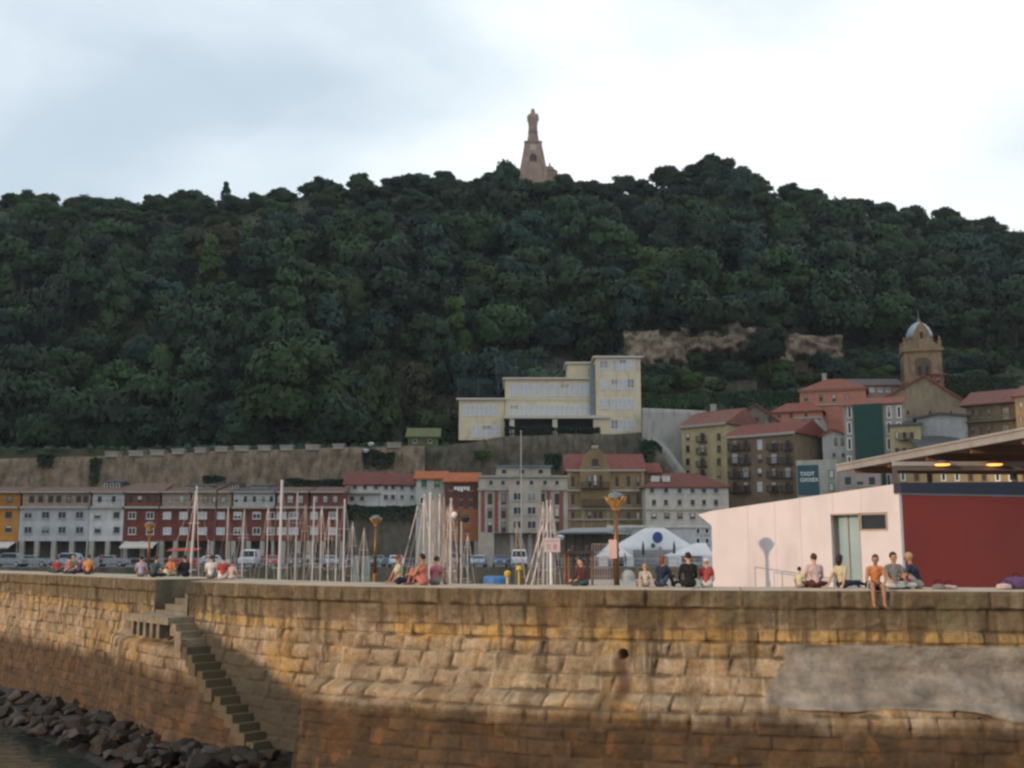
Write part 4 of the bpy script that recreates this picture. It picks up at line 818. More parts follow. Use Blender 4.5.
def simple_mesh(kind, w_, h, mat, **k):
    key = (kind, round(w_, 1), round(h, 1), mat.name)
    if key not in _wc:
        m = MB(); w2, h2 = w_/2, h/2
        if kind == 'pane': m.box(-w2+.06, w2-.06, -.02, 0, -h2+.06, h2-.06)
        elif kind == 'blind': m.box(-w2+.1, w2-.1, -.035, -.021, -h2, h2)
        elif kind == 'shutter':
            m.box(-w2, w2, -.05, 0, -h2, h2)
            for i in range(int(h/.18)): z = -h2+.06+i*.18; m.box(-w2+.05, w2-.05, -.065, -.05, z, z+.1)
        elif kind == 'sill': m.box(-w2-.1, w2+.1, -.14, 0, -h2-.12, -h2)
        elif kind == 'balcony':
            m.box(-w2, w2, -.9, 0, -.12, 0)
            n = max(3, int(w_/.18))
            for i in range(n+1): x = -w2+.02+(w_-.04)*i/n; m.box(x-.018, x+.018, -.88, -.845, 0, .95)
            for x in (-w2+.02, w2-.02):
                for j in range(4): m.box(x-.018, x+.018, -.8+j*.2, -.77+j*.2, 0, .95)
            m.box(-w2, w2, -.9, -.83, .95, 1.02); m.box(-w2, -w2+.05, -.83, 0, .95, 1.0); m.box(w2-.05, w2, -.83, 0, .95, 1.0)
        elif kind == 'pillar': m.box(-w2, w2, 0, w_, 0, h)
        elif kind == 'laundry':
            for i in range(5): x = -w2+w_*(i+.1)/5; m.box(x, x+w_*.16, -.62, -.6, -h*(.6+.4*((i*7) % 3)/2), 0)
            m.box(-w2, w2, -.615, -.605, -.01, .01)
        _wc[key] = m.mesh(kind, mat)
    return _wc[key]
rail_m = M('wrought_iron', (.03, .03, .032), .6); sill_m = M('stone_trim', (.38, .35, .30), .85, (.28, .26, .22), 2)
class House:
    def __init__(s, name, label, cat, px0, D0_, px1, D1_, group=None, z0=QZ, depth=11, ref=510):
        a = at(px0, ref, D0_); b = at(px1, ref, D1_); s.O = Vector((a.x, D0_)); s.d = Vector((b.x-a.x, D1_-D0_)); s.L = s.d.length-.02; s.d.normalize(); s.n = Vector((-s.d.y, s.d.x)); s.z0 = z0; s.dp = depth
        s.r = empty(name, (a.x, D0_, z0), math.atan2(s.d.y, s.d.x), label, cat, group)
    def hit(s, px, py, off=0.0):
        x, y, z = ray(px, py); k = x/y; O = s.O+s.n*off; u = (k*O.y-O.x)/(s.d.x-k*s.d.y); q = O+s.d*u; return u, HC+z*q.y/y-s.z0
    def z(s, py, px=None, off=0.0): return s.hit(px if px else 512+F*(s.O.x+s.d.x*s.L/2)/(s.O.y+s.d.y*s.L/2)*.99, py, off)[1]
    def part(s, name, mb, mat, parent=None): return mb.build(name, mat, parent or s.r)
    def wall(s, py_top, mat, u0=0.0, u1=None, zb=0.0, name='wall', y0=0.0, depth=None):
        m = MB(); m.box(u0, s.L if u1 is None else u1, y0, depth or s.dp, zb, s.z(py_top)); return s.part(name, m, mat)
    def band(s, py, h, out, mat, name='cornice', u0=None, u1=None):
        z = s.z(py); m = MB(); m.box(-out*.3 if u0 is None else u0, s.L+out*.3 if u1 is None else u1, -out, .02, z-h/2, z+h/2); return s.part(name, m, mat)
    def gable_roof(s, eave, ridge, mat, hip=0.0, over=.45, name='roof'):
        ze = s.z(eave); yr = s.dp/2; zr = s.z(ridge, off=yr); zr = max(zr, ze+.5); o = over; L = s.L; m = MB(); t = .18
        A = [(-o, -o, ze), (L+o, -o, ze), (L+o, s.dp+o, ze), (-o, s.dp+o, ze), (hip*yr-(0 if hip else o), yr, zr), (L-hip*yr+(0 if hip else o), yr, zr)]
        B = [(x, y, z-t) for x, y, z in A]; m.add(A+B, [(0, 1, 5, 4), (2, 3, 4, 5), (3, 0, 4), (1, 2, 5), (7, 6, 9, 8), (0, 6, 7, 1), (1, 7, 8, 2), (2, 8, 9, 3), (3, 9, 6, 0)])
        return s.part(name, m, mat)
    def shed_roof(s, eave, top, dep, mat, u0=None, u1=None, over=.35, name='roof'):
        ze = s.z(eave); zr = max(s.z(top, off=dep), ze+.3); u0 = -over if u0 is None else u0; u1 = s.L+over if u1 is None else u1; m = MB()
        m.prismx([(-over, ze), (dep, zr), (dep, zr-.2), (-over, ze-.2)], u0, u1); return s.part(name, m, mat)
    def win(s, px0, py0, px1, py1, frame=white, pane=glass, style='plain', shut=None, sill=True, balc=False, off=0.0, wref=None, kw_blind=True):
        u0, z1 = s.hit(px0, py0); u1, z0 = s.hit(px1, py1); w_ = wref or abs(u1-u0); h = abs(z1-z0); c = ((u0+u1)/2, 0, (z0+z1)/2)
        o = link('window', win_mesh(w_, h, frame, style), s.r, (c[0], off-.02, c[2])); 
        p = link('pane', simple_mesh('pane', w_, h, pane), o); 
        rv = random.random()
        if kw_blind and rv < .34 and h > .9:
            bh = round(h*random.choice([.3, .5, .75]), 1); link('blind', simple_mesh('blind', w_, max(.3, bh), blind_ms[int(rv*100) % 3]), o, (0, 0, h/2-.05-max(.3, bh)/2))
        if sill: link('sill', simple_mesh('sill', w_, h, sill_m), o)
        if shut:
            for sg in (-1, 1): link('shutter', simple_mesh('shutter', w_*.5, h, shut), o, (sg*w_*.77, -.01, 0))
        if balc: link('balcony', simple_mesh('balcony', w_+1.0, 1, rail_m), s.r, (c[0], off-.02, z0-.02))
        return o
    def grid(s, xs, ys, w_, h, **k):
        for y in ys:
            for x in xs: s.win(x-w_/2, y-h/2, x+w_/2, y+h/2, **k)
    def chimney(s, px, py0, py1, w_=.8, off=4, mat=None):
        u, z1 = s.hit(px, py0, off); _, z0 = s.hit(px, py1, off); m = MB(); m.box(u-w_/2, u+w_/2, off, off+w_, z0-1.5, z1); m.box(u-w_/2-.1, u+w_/2+.1, off-.1, off+w_+.1, z1, z1+.15); return s.part('chimney', m, mat or sill_m)
shopglass = M('shop_front', (.06, .055, .05), .5, (.12, .10, .08), .7)
def row_house(label, px0, px1, wallm, atticm, att=(492, 507), top2=541, roofm_=None, winx=(), wy=(515.5, 531), frame=white, att_frame=offw, attx=None, pillars=(), pane=glass, shut=None, awning=None, D=180, winw=5.0, winh=7.0, att_h=7, roof_y=487):
    h = House('row_house', label, 'house', px0, D, px1, D, 'arcaded houses along the far quay', depth=12)
    za = h.z(top2); h.wall(507, wallm, zb=za, name='wall')
    m = MB(); m.box(.15, h.L-.15, .35, 11.5, h.z(507), h.z(492.5)); h.part('attic_wall', m, atticm)
    h.band(507.5, .35, .55, sill_m); h.band(492.2, .22, .5, sill_m, 'eaves')
    h.shed_roof(492, roof_y, 6, roofm_ or roofm('roof_dull', (.20, .12, .09)))
    m = MB(); m.box(0, h.L, 3.0, 12, 0, za-.02); h.part('arcade_back_wall', m, shopglass)
    for x in pillars: u = h.hit(x, 550)[0]; m = MB(); m.box(max(0, u-.35), min(h.L, u+.35), .02, .75, 0, za); h.part('pillar', m, sill_m)
    for y in wy:
        for x in winx: h.win(x-winw/2-.6, y-winh/2, x+winw/2, y+winh/2, frame=frame, pane=pane, shut=shut)
    for x in (attx or winx): h.win(x-2.3, 499-att_h/2, x+2.3, 499+att_h/2, frame=att_frame, pane=pane, off=.35, sill=False)
    # attic balcony rail
    zz = h.z(506.3); m = MB(); m.box(0, h.L, -.5, -.45, zz+.95, zz+1.02)
    for i in range(int(h.L/.45)): m.box(i*.45+.1, i*.45+.14, -.5, -.46, zz, zz+.95)
    h.part('balcony_rail', m, rail_m)
    if awning:
        for a0, a1 in awning:
            ua, ub = h.hit(a0, 545)[0], h.hit(a1, 545)[0]; m = MB(); m.prismx([(-.05, za-.1), (-2.6, za-.95), (-2.6, za-1.2), (-2.55, za-1.2), (-2.55, za-.98), (-.05, za-.18)], ua, ub); h.part('awning', m, M('awning_cloth', (.60, .57, .52), .9, (.5, .47, .43), 1))
    return h
orange_p = plaster('plaster_orange', (.50, .22, .045)); greyw = plaster('plaster_pale_grey', (.46, .46, .47)); redb = M('brick_red', (.23, .065, .048), .9, (.16, .045, .036), .5, kind='brick', bscale=1.3, c3=(.12, .04, .035)); beige_p = plaster('plaster_beige', (.44, .33, .25)); whitep = plaster('plaster_white', (.60, .59, .57)); redp = plaster('plaster_dark_red', (.24, .09, .065))
brownframe = M('brown_paint', (.16, .08, .05), .6); greyframe = M('grey_paint', (.33, .36, .40), .6); tealframe = M('teal_paint', (.22, .38, .38), .6)
row_house('orange plastered arcaded house at the far left edge', -34, 19.6, orange_p, orange_p, winx=(-28, -12, 9), wy=(515, 529), frame=brownframe, pillars=(-32, -20, -4, 18), awning=((-15, 16),), winw=5.5, att_frame=brownframe)
row_house('long pale grey arcaded house next to the orange one', 20, 90, greyw, beige_p, winx=(28.5, 46, 62.5, 80), wy=(515, 530), frame=greyframe, pillars=(21, 36, 53, 71, 88), winw=7, attx=(31, 40, 50, 58, 68, 78, 85), att_frame=brownframe)
row_house('white arcaded house with dark dormer roof, left of the red brick houses', 90.2, 124, whitep, whitep, winx=(98, 117), wy=(515, 530), frame=greyframe, pillars=(91, 107, 123), attx=(99, 113), winw=6, pane=glass, roof_y=485)
row_house('red brick arcaded house with brown attic and white awning', 124.2, 160, redb, redp, winx=(132.5, 150.5), wy=(515.5, 531), pillars=(125, 142, 159), awning=((125, 158),), att_frame=brownframe, attx=(130, 139, 148, 156), winw=6.5, roof_y=483)
row_house('red brick arcaded house with teal framed attic windows', 160.2, 190, redb, beige_p, winx=(167.5, 184), pillars=(161, 175, 189), att_frame=tealframe, pane=glass_pale, attx=(169, 181), winw=7)
row_house('red brick arcaded house with beige attic behind the bare pole', 190.2, 231.5, redb, beige_p, winx=(203, 221), pillars=(191, 212, 230), attx=(196, 205, 214, 223), att_frame=brownframe, pane=glass_pale, winw=7.5)
row_house('red brick arcaded house with white attic under dark eaves', 231.7, 275, redb, whitep, winx=(238, 257, 271), pillars=(233, 248, 262, 274), attx=(236, 245, 254, 263, 271), att_frame=white, roofm_=roofm('roof_slate', (.10, .10, .11)), winw=7)
row_house('red brick arcaded house with dark red attic, second from the right end', 275.2, 309, redb, redp, winx=(282, 294), pillars=(283, 298, 308), attx=(280, 290, 300), att_frame=offw, winw=8.5, pane=glass_pale)
row_house('last red brick arcaded house at the right end of the row', 309.2, 343, redb, redp, winx=(314.5, 333), pillars=(310, 322, 342), attx=(315, 325, 335), att_frame=brownframe, winw=6.5, pane=glass_pale)
# roof-top bits of the row
def rooftop(px0, px1, py0, py1, D, label, mat, name='roof_cabin'):
    h = House(name, label, 'roof cabin', px0, D, px1, D, depth=4, z0=zc(py1+2, D)-.3); h.wall(py0+1.5, mat); h.shed_roof(py0+1.6, py0, 4, roofm('roof_slate', (.10, .10, .11)), over=.25)
    for x in np.arange(px0+3, px1-1, 6): h.win(x-1.7, py0+3.2, x+1.7, py1-1.5, frame=white, sill=False)
rooftop(103, 121, 480, 489, 184, 'dark slate roof cabin above the white arcaded house', M('slate_wall', (.07, .07, .08), .8)); rooftop(143, 160, 485, 492.5, 184, 'white roof cabin above the brick house with awning', whitep); rooftop(118, 142, 486, 492, 184, 'reddish roof cabin beside the white roof cabin', redp)
rooftop(228, 240, 482, 490, 184.5, 'small reddish roof cabin above the white attic', redp); rooftop(250, 268, 484, 491, 184.5, 'grey roof cabin above the white attic, right of the reddish one', greyw); rooftop(186, 212, 484, 491, 184, 'beige roof cabin behind the bare pole', beige_p)
# ------------------------------------------------------------------ old rampart above the row
ramp_m = M('rampart_stone', (.34, .26, .185), .95, (.14, .105, .075), .45, bump=.15, bscale=1.6, kind='brick', c3=(.09, .075, .05), detail=9)
def stonewall(name, label, pts, D0_, D1_, zbase, thick=2.0, mat=ramp_m, coping=True, cat='stone wall', lean=.06):
    # pts: (px, py_top)
    n = len(pts); r = empty(name, (0, 0, 0), 0, label, cat); V = []; Fq = []
    top = []
    for i, (px, py) in enumerate(pts):
        D = D0_+(D1_-D0_)*i/(n-1); p = at(px, py, D); top.append((p.x, D, p.z))
    res = []
    for (a, b) in zip(top[:-1], top[1:]):
        k = max(2, int((Vector(b)-Vector(a)).length/1.2))
        for j in range(k): res.append(tuple(a[q]+(b[q]-a[q])*j/k for q in range(3)))
    res.append(top[-1]); nz = 14
    for i, (x, y, z) in enumerate(res):
        zz = z+.25*(float(vnoise(np.array(i*.35), np.array(0.), 3))-.5)
        for j in range(nz):
            h = zbase+(zz-zbase)*j/(nz-1); V.append((x, y-(zz-h)*lean+.35*(float(fbm(np.array(x*.25+60), np.array(h*.3+60), 4, 3))-.5), h))
        V.append((x, y+thick, zz)); V.append((x, y+thick, zbase))
    c = nz+2; Fq = [(i*c+j, (i+1)*c+j, (i+1)*c+j+1, i*c+j+1) for i in range(len(res)-1) for j in range(c-1)]
    link('masonry', npmesh('masonry', V, Fq, [mat]), r)
    return r, res
r_, res = stonewall('rampart_wall', 'long old stone rampart between the wood and the arcaded houses', [(-60, 462), (0, 459), (60, 457), (100, 456), (160, 454), (230, 450), (300, 449), (370, 447), (425, 446)], 200, 200, QZ)
for k, (px, w_) in enumerate([(112, 2.2), (136, 2.4), (157, 2.2), (178, 2.0), (200, 1.8), (221, 2.0), (241, 2.2), (264, 2.0), (286, 2.0), (312, 2.2), (338, 1.8), (394, 2.2)]):
    p = at(px, 455, 199.8); m = MB(); zt = np.interp(p.x, [q[0] for q in res], [q[2] for q in res]); m.box(p.x-w_/2*1.1, p.x+w_/2*1.1, 199.7, 201.4, zt-.25, zt+.55); m.box(p.x-w_/2*1.1-.15, p.x+w_/2*1.1+.15, 199.55, 201.55, zt+.55, zt+.75); m.build('merlon', M('pale_merlon', (.34, .31, .26), .9, (.24, .22, .19), 1), r_)
stonewall('retaining_wall', 'dark mottled stone retaining wall under the yellow school', [(426, 450), (440, 446), (470, 443), (500, 437), (560, 434), (612, 434), (640, 432), (655, 436)], 203, 203, QZ, mat=M('dark_rampart', (.14, .115, .085), .95, (.05, .048, .036), .4, bump=.15, bscale=1.2, c3=(.03, .035, .02)))
stonewall('terrace_wall', 'grey stone terrace wall under the white cottages', [(340, 520), (400, 519), (430, 521)], 182, 182, QZ, mat=M('grey_rubble', (.15, .135, .11), .95, (.10, .09, .07), .3, bump=.08, kind='brick', bscale=1.0, c3=(.07, .07, .05)), thick=1)
# rubble wall high on the right
stonewall('upper_terrace_wall', 'brownish stone terrace wall among the bushes below the rock face', [(664, 378), (690, 376), (730, 378), (757, 381)], 228, 228, zc(396, 228), mat=M('rubble_tan', (.16, .135, .10), .95, (.075, .065, .045), .4, bump=.12, c3=(.04, .04, .025)))
stonewall('pale_retaining_wall', 'pale concrete retaining wall stepping down right of the school', [(642, 408), (668, 409), (706, 411)], 200, 200, zc(470, 200), mat=M('pale_concrete', (.34, .33, .31), .9, (.33, .32, .30), .5, c3=(.22, .21, .19)), thick=1, lean=0)
stonewall('sloping_concrete_wall', 'light concrete ramp wall slanting down beside the ochre house', [(652, 436), (668, 448), (684, 470), (700, 490)], 196, 192, QZ, mat=M('pale_concrete', (.33, .33, .33)), thick=1, lean=0)
stonewall('dark_bank_wall', 'dark stone bank falling from the school to the red roofs', [(641, 437), (650, 441), (662, 455), (676, 474), (690, 494)], 194, 190, QZ, mat=M('dark_rampart', (.11, .095, .07)), thick=1)
# ------------------------------------------------------------------ cottages on the terrace and following houses
rdark = roofm('roof_dark_red', (.19, .065, .05)); rorange = roofm('roof_orange', (.46, .14, .055)); rred = roofm('roof_red', (.23, .072, .055)); greensh = M('green_shutter', (.03, .14, .09), .6)
h = House('cottage', 'long white cottage with dark red roof on the terrace, behind the masts', 'house', 345, 186, 379, 186, depth=8, z0=zc(506, 186)); h.wall(484, whitep); h.gable_roof(484.5, 472, rdark); h.grid((355, 365, 376), (487,), 3.8, 4.5, frame=brownframe); h.grid((352, 362), (498.5,), 4, 4, frame=brownframe); h.band(493, .3, .7, sill_m, 'balcony')
h = House('cottage', 'white cottage in the middle of the terrace group', 'house', 379.3, 186, 397, 186, depth=8, z0=zc(506, 186)); h.wall(484, whitep); h.gable_roof(484.5, 473, rdark); h.grid((386, 393), (487, 497), 3.8, 4.5, frame=brownframe)
h = House('cottage', 'white cottage with blue grey windows at the right of the terrace group', 'house', 397.3, 186, 417, 186, depth=8, z0=zc(510, 186)); h.wall(484.5, whitep); h.gable_roof(485, 474, rdark); h.grid((402, 412), (488, 497), 3.6, 4.2, frame=greyframe)
h = House('narrow_house', 'white house with bright orange roof and two green shuttered windows', 'house', 416, 181, 444.6, 181, depth=8); h.wall(478, plaster('plaster_greenish_white', (.47, .47, .42))); h.gable_roof(478.5, 471, rorange)
h.grid((424, 437), (483.5,), 5.2, 7, frame=greensh, pane=greensh, sill=True); h.win(420, 497, 424, 504)
h = House('narrow_house', 'tall brownish red house with orange roof and white laundry outside', 'house', 445, 179, 478, 179, depth=9); h.wall(481, M('old_brick', (.20, .075, .055), .9, (.14, .055, .042), .5, kind='brick', bscale=1.3, c3=(.09, .04, .03)), zb=h.z(509)); h.wall(509, plaster('plaster_burnt_orange', (.36, .14, .06)), zb=h.z(541), y0=-.05, name='lower_wall'); h.wall(541, shopglass, y0=1.5, name='ground_floor'); h.gable_roof(481.5, 472.5, rorange)
h.grid((451, 461, 471), (488, 497, 505), 3.4, 5, frame=brownframe); h.grid((456, 467), (520, 531), 4, 5, frame=brownframe); link('laundry', simple_mesh('laundry', 2.6, .8, white), h.r, (h.hit(462, 487)[0], 0, h.z(487)))
for x in (447, 461, 476): u = h.hit(x, 550)[0]; m = MB(); m.box(u-.3, u+.3, 0, .6, 0, h.z(541)-.01); h.part('pillar', m, sill_m)
cream = plaster('plaster_cream', (.47, .405, .34)); redstrip = M('red_strip', (.26, .085, .07), .8, (.2, .065, .055), 1)
h = House('apartment_block', 'large beige apartment block with projecting bay and dark red vertical strips', 'building', 478.3, 177, 568, 177, depth=14); 
m = MB(); m.box(0, h.L, 0, 14, h.z(533), h.z(476)); m.box(0, h.hit(494, 545)[0], 0, 14, 0, h.z(533)); m.box(h.hit(494, 545)[0], h.L, 3, 14, 0, h.z(533)); h.part('wall', m, cream)
for x in (512, 530, 548, 566): u = h.hit(x, 550)[0]; m = MB(); m.box(u-.3, u+.3, .02, .6, 0, h.z(533)-.01); h.part('pillar', m, sill_m)
m = MB(); ua, ub = h.hit(509, 500)[0], h.hit(541, 500)[0]; m.box(ua, ub, -1.4, 0, h.z(533), h.z(487)); h.part('bay', m, cream)
for x in (517.5, 531.5):
    for y in (497, 511, 525): h.win(x-4.4, y-4, x+4.4, y+4, off=-1.4, frame=offw, style='plain')
for x0 in (481, 494.5, 547, 559.5): ua, ub = h.hit(x0, 500)[0], h.hit(x0+3.8, 500)[0]; m = MB(); m.box(ua, ub, -.05, .0, h.z(532), h.z(491)); h.part('red_strip', m, redstrip)
for x in (490, 503.5, 546-3.6, 557):
    for y in (499, 513, 527): h.win(x-2.4, y-5.5, x+2.4, y+5.5, frame=brownframe, sill=False)
h.grid((491, 503, 518, 531.5, 545, 557), (482.8,), 5, 5.5, frame=offw); h.band(489.5, .35, .4, sill_m); h.band(476.5, .3, .5, sill_m)
m = MB(); m.box(h.hit(496, 470)[0], h.hit(551, 470)[0], 2.0, 12, h.z(478), h.z(466)); h.part('attic_wall', m, cream); m = MB(); m.box(h.hit(494, 470)[0], h.hit(553, 470)[0], 1.4, 12.6, h.z(466), h.z(464.6)); h.part('attic_roof', m, M('teal_grey_roof', (.14, .20, .22), .7))
for x in (504, 522, 541): h.win(x-3, 468, x+3, 473.5, off=2.0, frame=offw, sill=False)
m = MB(); m.box(h.hit(513, 475)[0], h.hit(537, 475)[0], -.3, 2.2, h.z(477.5), h.z(476)); h.part('orange_awning', m, rorange)
ochre = plaster('plaster_ochre_brown', (.27, .185, .09), .6)
h = House('ornate_house', 'ochre brown ornate house with dark red roof and round topped central gable', 'building', 567.5, 178, 645, 178, depth=12)
h.wall(470, ochre); h.gable_roof(470.5, 454, rred); uc = h.hit(595, 480)[0]; gm = MB(); za, zt = h.z(471), h.z(451); gm.prism([(uc-2.6, za-6), (uc+2.6, za-6), (uc+2.4, za+.5), (uc+1.5, zt-.5), (uc+.6, zt+.3), (uc-.6, zt+.3), (uc-1.5, zt-.5), (uc-2.4, za+.5)], -.45, 4); h.part('gable', gm, ochre)
m = MB(); m.lathe([(.01, -.3), (.5, -.25), (.55, 0), (.5, .25), (.01, .3)], 14, (uc, -.3, zt+.6)); h.part('roof_ornament', m, sill_m); h.win(591.5, 459, 598.5, 467, off=-.45, frame=brownframe)
for x in (572.5, 617, 628.5, 638): h.win(x-2, 476, x+2, 487, frame=brownframe); h.win(x-2, 494, x+2, 505, frame=brownframe); h.win(x-2, 512, x+2, 521, frame=brownframe)
for x in (589.5, 595, 600.5): h.win(x-2, 475, x+2, 488, off=-.45, frame=brownframe, sill=False); h.win(x-2, 492.5, x+2, 505, frame=brownframe); h.win(x-2, 511, x+2, 520, frame=brownframe)
link('balcony', simple_mesh('balcony', 4.4, 1, rail_m), h.r, (uc, -.45, h.z(488.5))); link('balcony', simple_mesh('balcony', 4.4, 1, rail_m), h.r, (uc, 0, h.z(506)))
h.band(490.5, .35, .35, sill_m); h.band(508.5, .3, .4, sill_m); h.band(470.6, .3, .5, sill_m)
for x in (569.5, 583, 608, 643): u = h.hit(x, 500)[0]; m = MB(); m.box(u-.25, u+.25, -.12, 0, 0, h.z(471.5)); h.part('pilaster', m, M('ochre_trim', (.33, .25, .14), .85))
h.shed_roof(519, 517, 3, sill_m, name='terrace', u0=0)
h = House('small_house', 'low house with small dark red roof between ornate and white houses', 'house', 645, 182, 661, 182, depth=9); h.wall(472, ochre); h.gable_roof(472.5, 463, rred); h.grid((650, 657), (477, 490), 3, 4.5, frame=brownframe)
h = House('white_house', 'cream white house with dark red hipped roof and small skylights', 'house', 646, 173, 729, 173, depth=13); h.wall(486.5, plaster('plaster_offwhite', (.52, .48, .42))); h.gable_roof(486.8, 473, rdark, hip=.6)
h.grid((652, 666, 679.5, 692.5, 704, 716), (490.5,), 5, 5.5, frame=greyframe); h.grid((654, 666, 679.5, 692.5, 704, 716), (502.5,), 4, 5.5, frame=brownframe); h.grid((654, 667, 680, 692.5, 706, 718), (516,), 5.5, 6, frame=brownframe); h.band(509.5, .25, .3, sill_m)
for x in (655, 665.5): u, z = h.hit(x, 479, 2.5); m = MB(); m.box(u-.6, u+.6, 1.6, 3.4, z-.5, z+.45); h.part('skylight', m, offw)
# restaurant terrace and tents by the quay
h = House('glass_pavilion', 'grey flat roofed pavilion with curved pale edge, left of the tents', 'pavilion', 553, 163, 612, 158, depth=9)
m = MB(); m.box(0, h.L, 0, 9, h.z(534), h.z(531.5)); h.part('roof_edge', m, offw)
rf = MB(); rf.prismx([(-1.5, h.z(533)), (-1.5, h.z(532)), (4, h.z(527)), (9, h.z(527)), (9, h.z(533))], h.hit(560, 530)[0], h.L); h.part('roof', rf, M('zinc_roof', (.28, .30, .30), .5, (.22, .24, .24), .5)); m = MB(); m.box(.2, h.L-.2, 3, 8.5, 0, h.z(534)); h.part('back_wall', m, M('olive_wall', (.12, .115, .08), .9, (.07, .07, .05), .6))
for x in np.linspace(556, 610, 7): u = h.hit(x, 550)[0]; m = MB(); m.box(u-.09, u+.09, .1, .28, 0, h.z(534)); h.part('post', m, rail_m)
h = House('white_wall_building', 'low white walled building behind the white tents', 'building', 607, 164, 713, 164, depth=8); h.wall(527, plaster('plaster_cool_white', (.50, .50, .51))); h.band(526.5, .35, .3, offw)
h.grid((698, 707), (531, 541), 4.5, 6, frame=white); m = MB(); m.box(0, h.hit(610, 540)[0]+.4, -.05, 0, 0, h.z(528)); h.part('blue_pipe', m, M('pale_blue_paint', (.28, .42, .50), .6))
tentm = M('tent_canvas', (.60, .60, .60), .8, (.52, .52, .53), .5)
def tent(px0, px1, pxp, py_top, py_eave, D, label, group):
    a, b, p = at(px0, py_eave, D), at(px1, py_eave, D), at(pxp, py_top, D+3); r = empty('tent', (a.x, D, QZ), 0, label, 'tent', group); L = b.x-a.x; ze = a.z-QZ; zt = p.z-QZ; xp = p.x-a.x; dp = 7.0; nx, ny = 22, 12; V = []
    for j in range(ny+1):
        for i in range(nx+1):
            x = L*i/nx; y = dp*j/ny; fx = (x/xp if x < xp else (L-x)/(L-xp)) if 0 < xp < L else (x/L if xp >= L else 1-x/L); fy = 1-abs(2*j/ny-1); k = max(0, min(min(1, fx*1.25), min(1, fy*1.6))); V.append((x, y, ze+(zt-ze)*(k**1.15)))
    c = nx+1; Fq = [(j*c+i, j*c+i+1, (j+1)*c+i+1, (j+1)*c+i) for j in range(ny) for i in range(nx)]; o = link('canvas_roof', npmesh('canvas_roof', V, Fq, [tentm], True), r); md = o.modifiers.new('solid', 'SOLIDIFY'); md.thickness = .04
    
    for fa_, fb_ in ((.1, L*.28), (L*.72, L-.1)): m = MB(); m.box(fa_, fb_, .02, .06, ze-1.6, ze); m.build('side_flap', tentm, r)
    for x, y in ((.08, .05), (L-.08, .05), (.08, dp-.05), (L-.08, dp-.05)): m = MB(); m.tube((x, y, 0), (x, y, ze), .05, n=6); m.build('pole', offw, r)
tent(606, 702, 656, 528, 550, 154, 'widest white peaked tent with blue round emblem, right of the tallest lamp', None)
tent(668, 716, 704, 543, 556, 148, 'lower white peaked tent beside the pink white building', None)
tent(598, 634, 613, 543, 557, 149, 'small white peaked tent right behind the tallest lamp', None)
P = at(657.5, 537.5, 153.9); m = MB(); m.v = []; 
for k, (dx, dz, rr, col) in enumerate(((0, 0, .72, (.03, .07, .22)), (-.65, -1.1, .30, (.02, .10, .10)), (.35, -1.5, .22, (.35, .18, .2)))):
    q = MB(); n = 20; q.add([(rr*math.cos(2*math.pi*i/n), 0, rr*math.sin(2*math.pi*i/n)*1.1) for i in range(n)]+[(rr*math.cos(2*math.pi*i/n), .03, rr*math.sin(2*math.pi*i/n)*1.1) for i in range(n)], [tuple(range(n)), tuple(range(2*n-1, n-1, -1))]+[(i, n+i, n+(i+1) % n, (i+1) % n) for i in range(n)])
    o = q.build('emblem', M(f'emblem_paint_{"abc"[k]}', col, .6)); o.location = (P.x+dx, 153.75, P.z+dz); tag(o, ['large dark blue round emblem on the white tent', 'small dark green round emblem left below the blue one', 'small faded pink spot under the blue emblem'][k], 'emblem')
# parasols standing closed
for px, t_ in ((643, 541), (674, 541)):
    p = at(px, t_, 149); z = p.z-QZ; r = empty('closed_parasol', (p.x, 149, QZ), 0, f'closed dark parasol in front of the tents, {"left" if px < 660 else "right"} one', 'parasol'); m = MB(); m.lathe([(.03, z), (.14, z-.5), (.2, z-1.7), (.08, z-1.9)], 10); m.build('folded_canopy', M('dark_cloth', (.05, .055, .06), .9), r); m = MB(); m.tube((0, 0, 0), (0, 0, z), .03, n=6); m.build('pole', rail_m, r)
# ------------------------------------------------------------------ yellow school
ycream = plaster('plaster_school_cream', (.62, .53, .37), .85); ytrim = M('school_trim', (.52, .47, .40), .8, (.44, .40, .34), 1)
h = House('school', 'yellow school with flat roofs, rows of white windows and a four storey tower', 'school', 459, 206, 641, 206, z0=zc(442, 206), depth=12, ref=400)
def vol(pxa, pxb, pt, pb, y0=0.0, y1=12, name='wall', mat=ycream, over=.5):
    ua, ub = h.hit(pxa, 400, y0)[0], h.hit(pxb, 400, y0)[0]; zt, zb = h.z(pt, 550, y0), max(0, h.z(pb, 550, y0)); m = MB(); m.box(ua, ub, y0, y1, zb, zt); h.part(name, m, mat); m = MB(); m.box(ua-over, ub+over, y0-over, y1+over*.5, zt, zt+.35); h.part('roof', m, ytrim); return ua, ub
vol(459, 504.5, 400, 440); vol(505, 592, 379.5, 419, y0=.0); vol(596, 641, 358, 436, y0=-2.2); vol(568, 600, 364, 380, y0=4.5)
wg = dict(frame=white, pane=glass_pale, style='grid', sill=False)
for x in (466, 475, 484, 493.5): h.win(x-4.2, 404.5, x+4.2, 416, **wg)
for x in (476, 486.5, 495): h.win(x-4.4, 425, x+4.4, 437, **wg)
for x in np.linspace(514, 585, 8): h.win(x-4.4, 383.5, x+4.4, 396.5, **wg); h.win(x-4.4, 404.5, x+4.4, 417, **wg)
for y in (367, 386, 405.5, 426.5):
    for x in (613.5, 621.5, 629.5): h.win(x-3.9, y-5.5, x+3.9, y+5.5, off=-2.2, **wg)
    if y < 420: h.win(598.5, y-5, 607, y+5, off=-2.2, frame=white, pane=glass_pale, style='grid', sill=False)
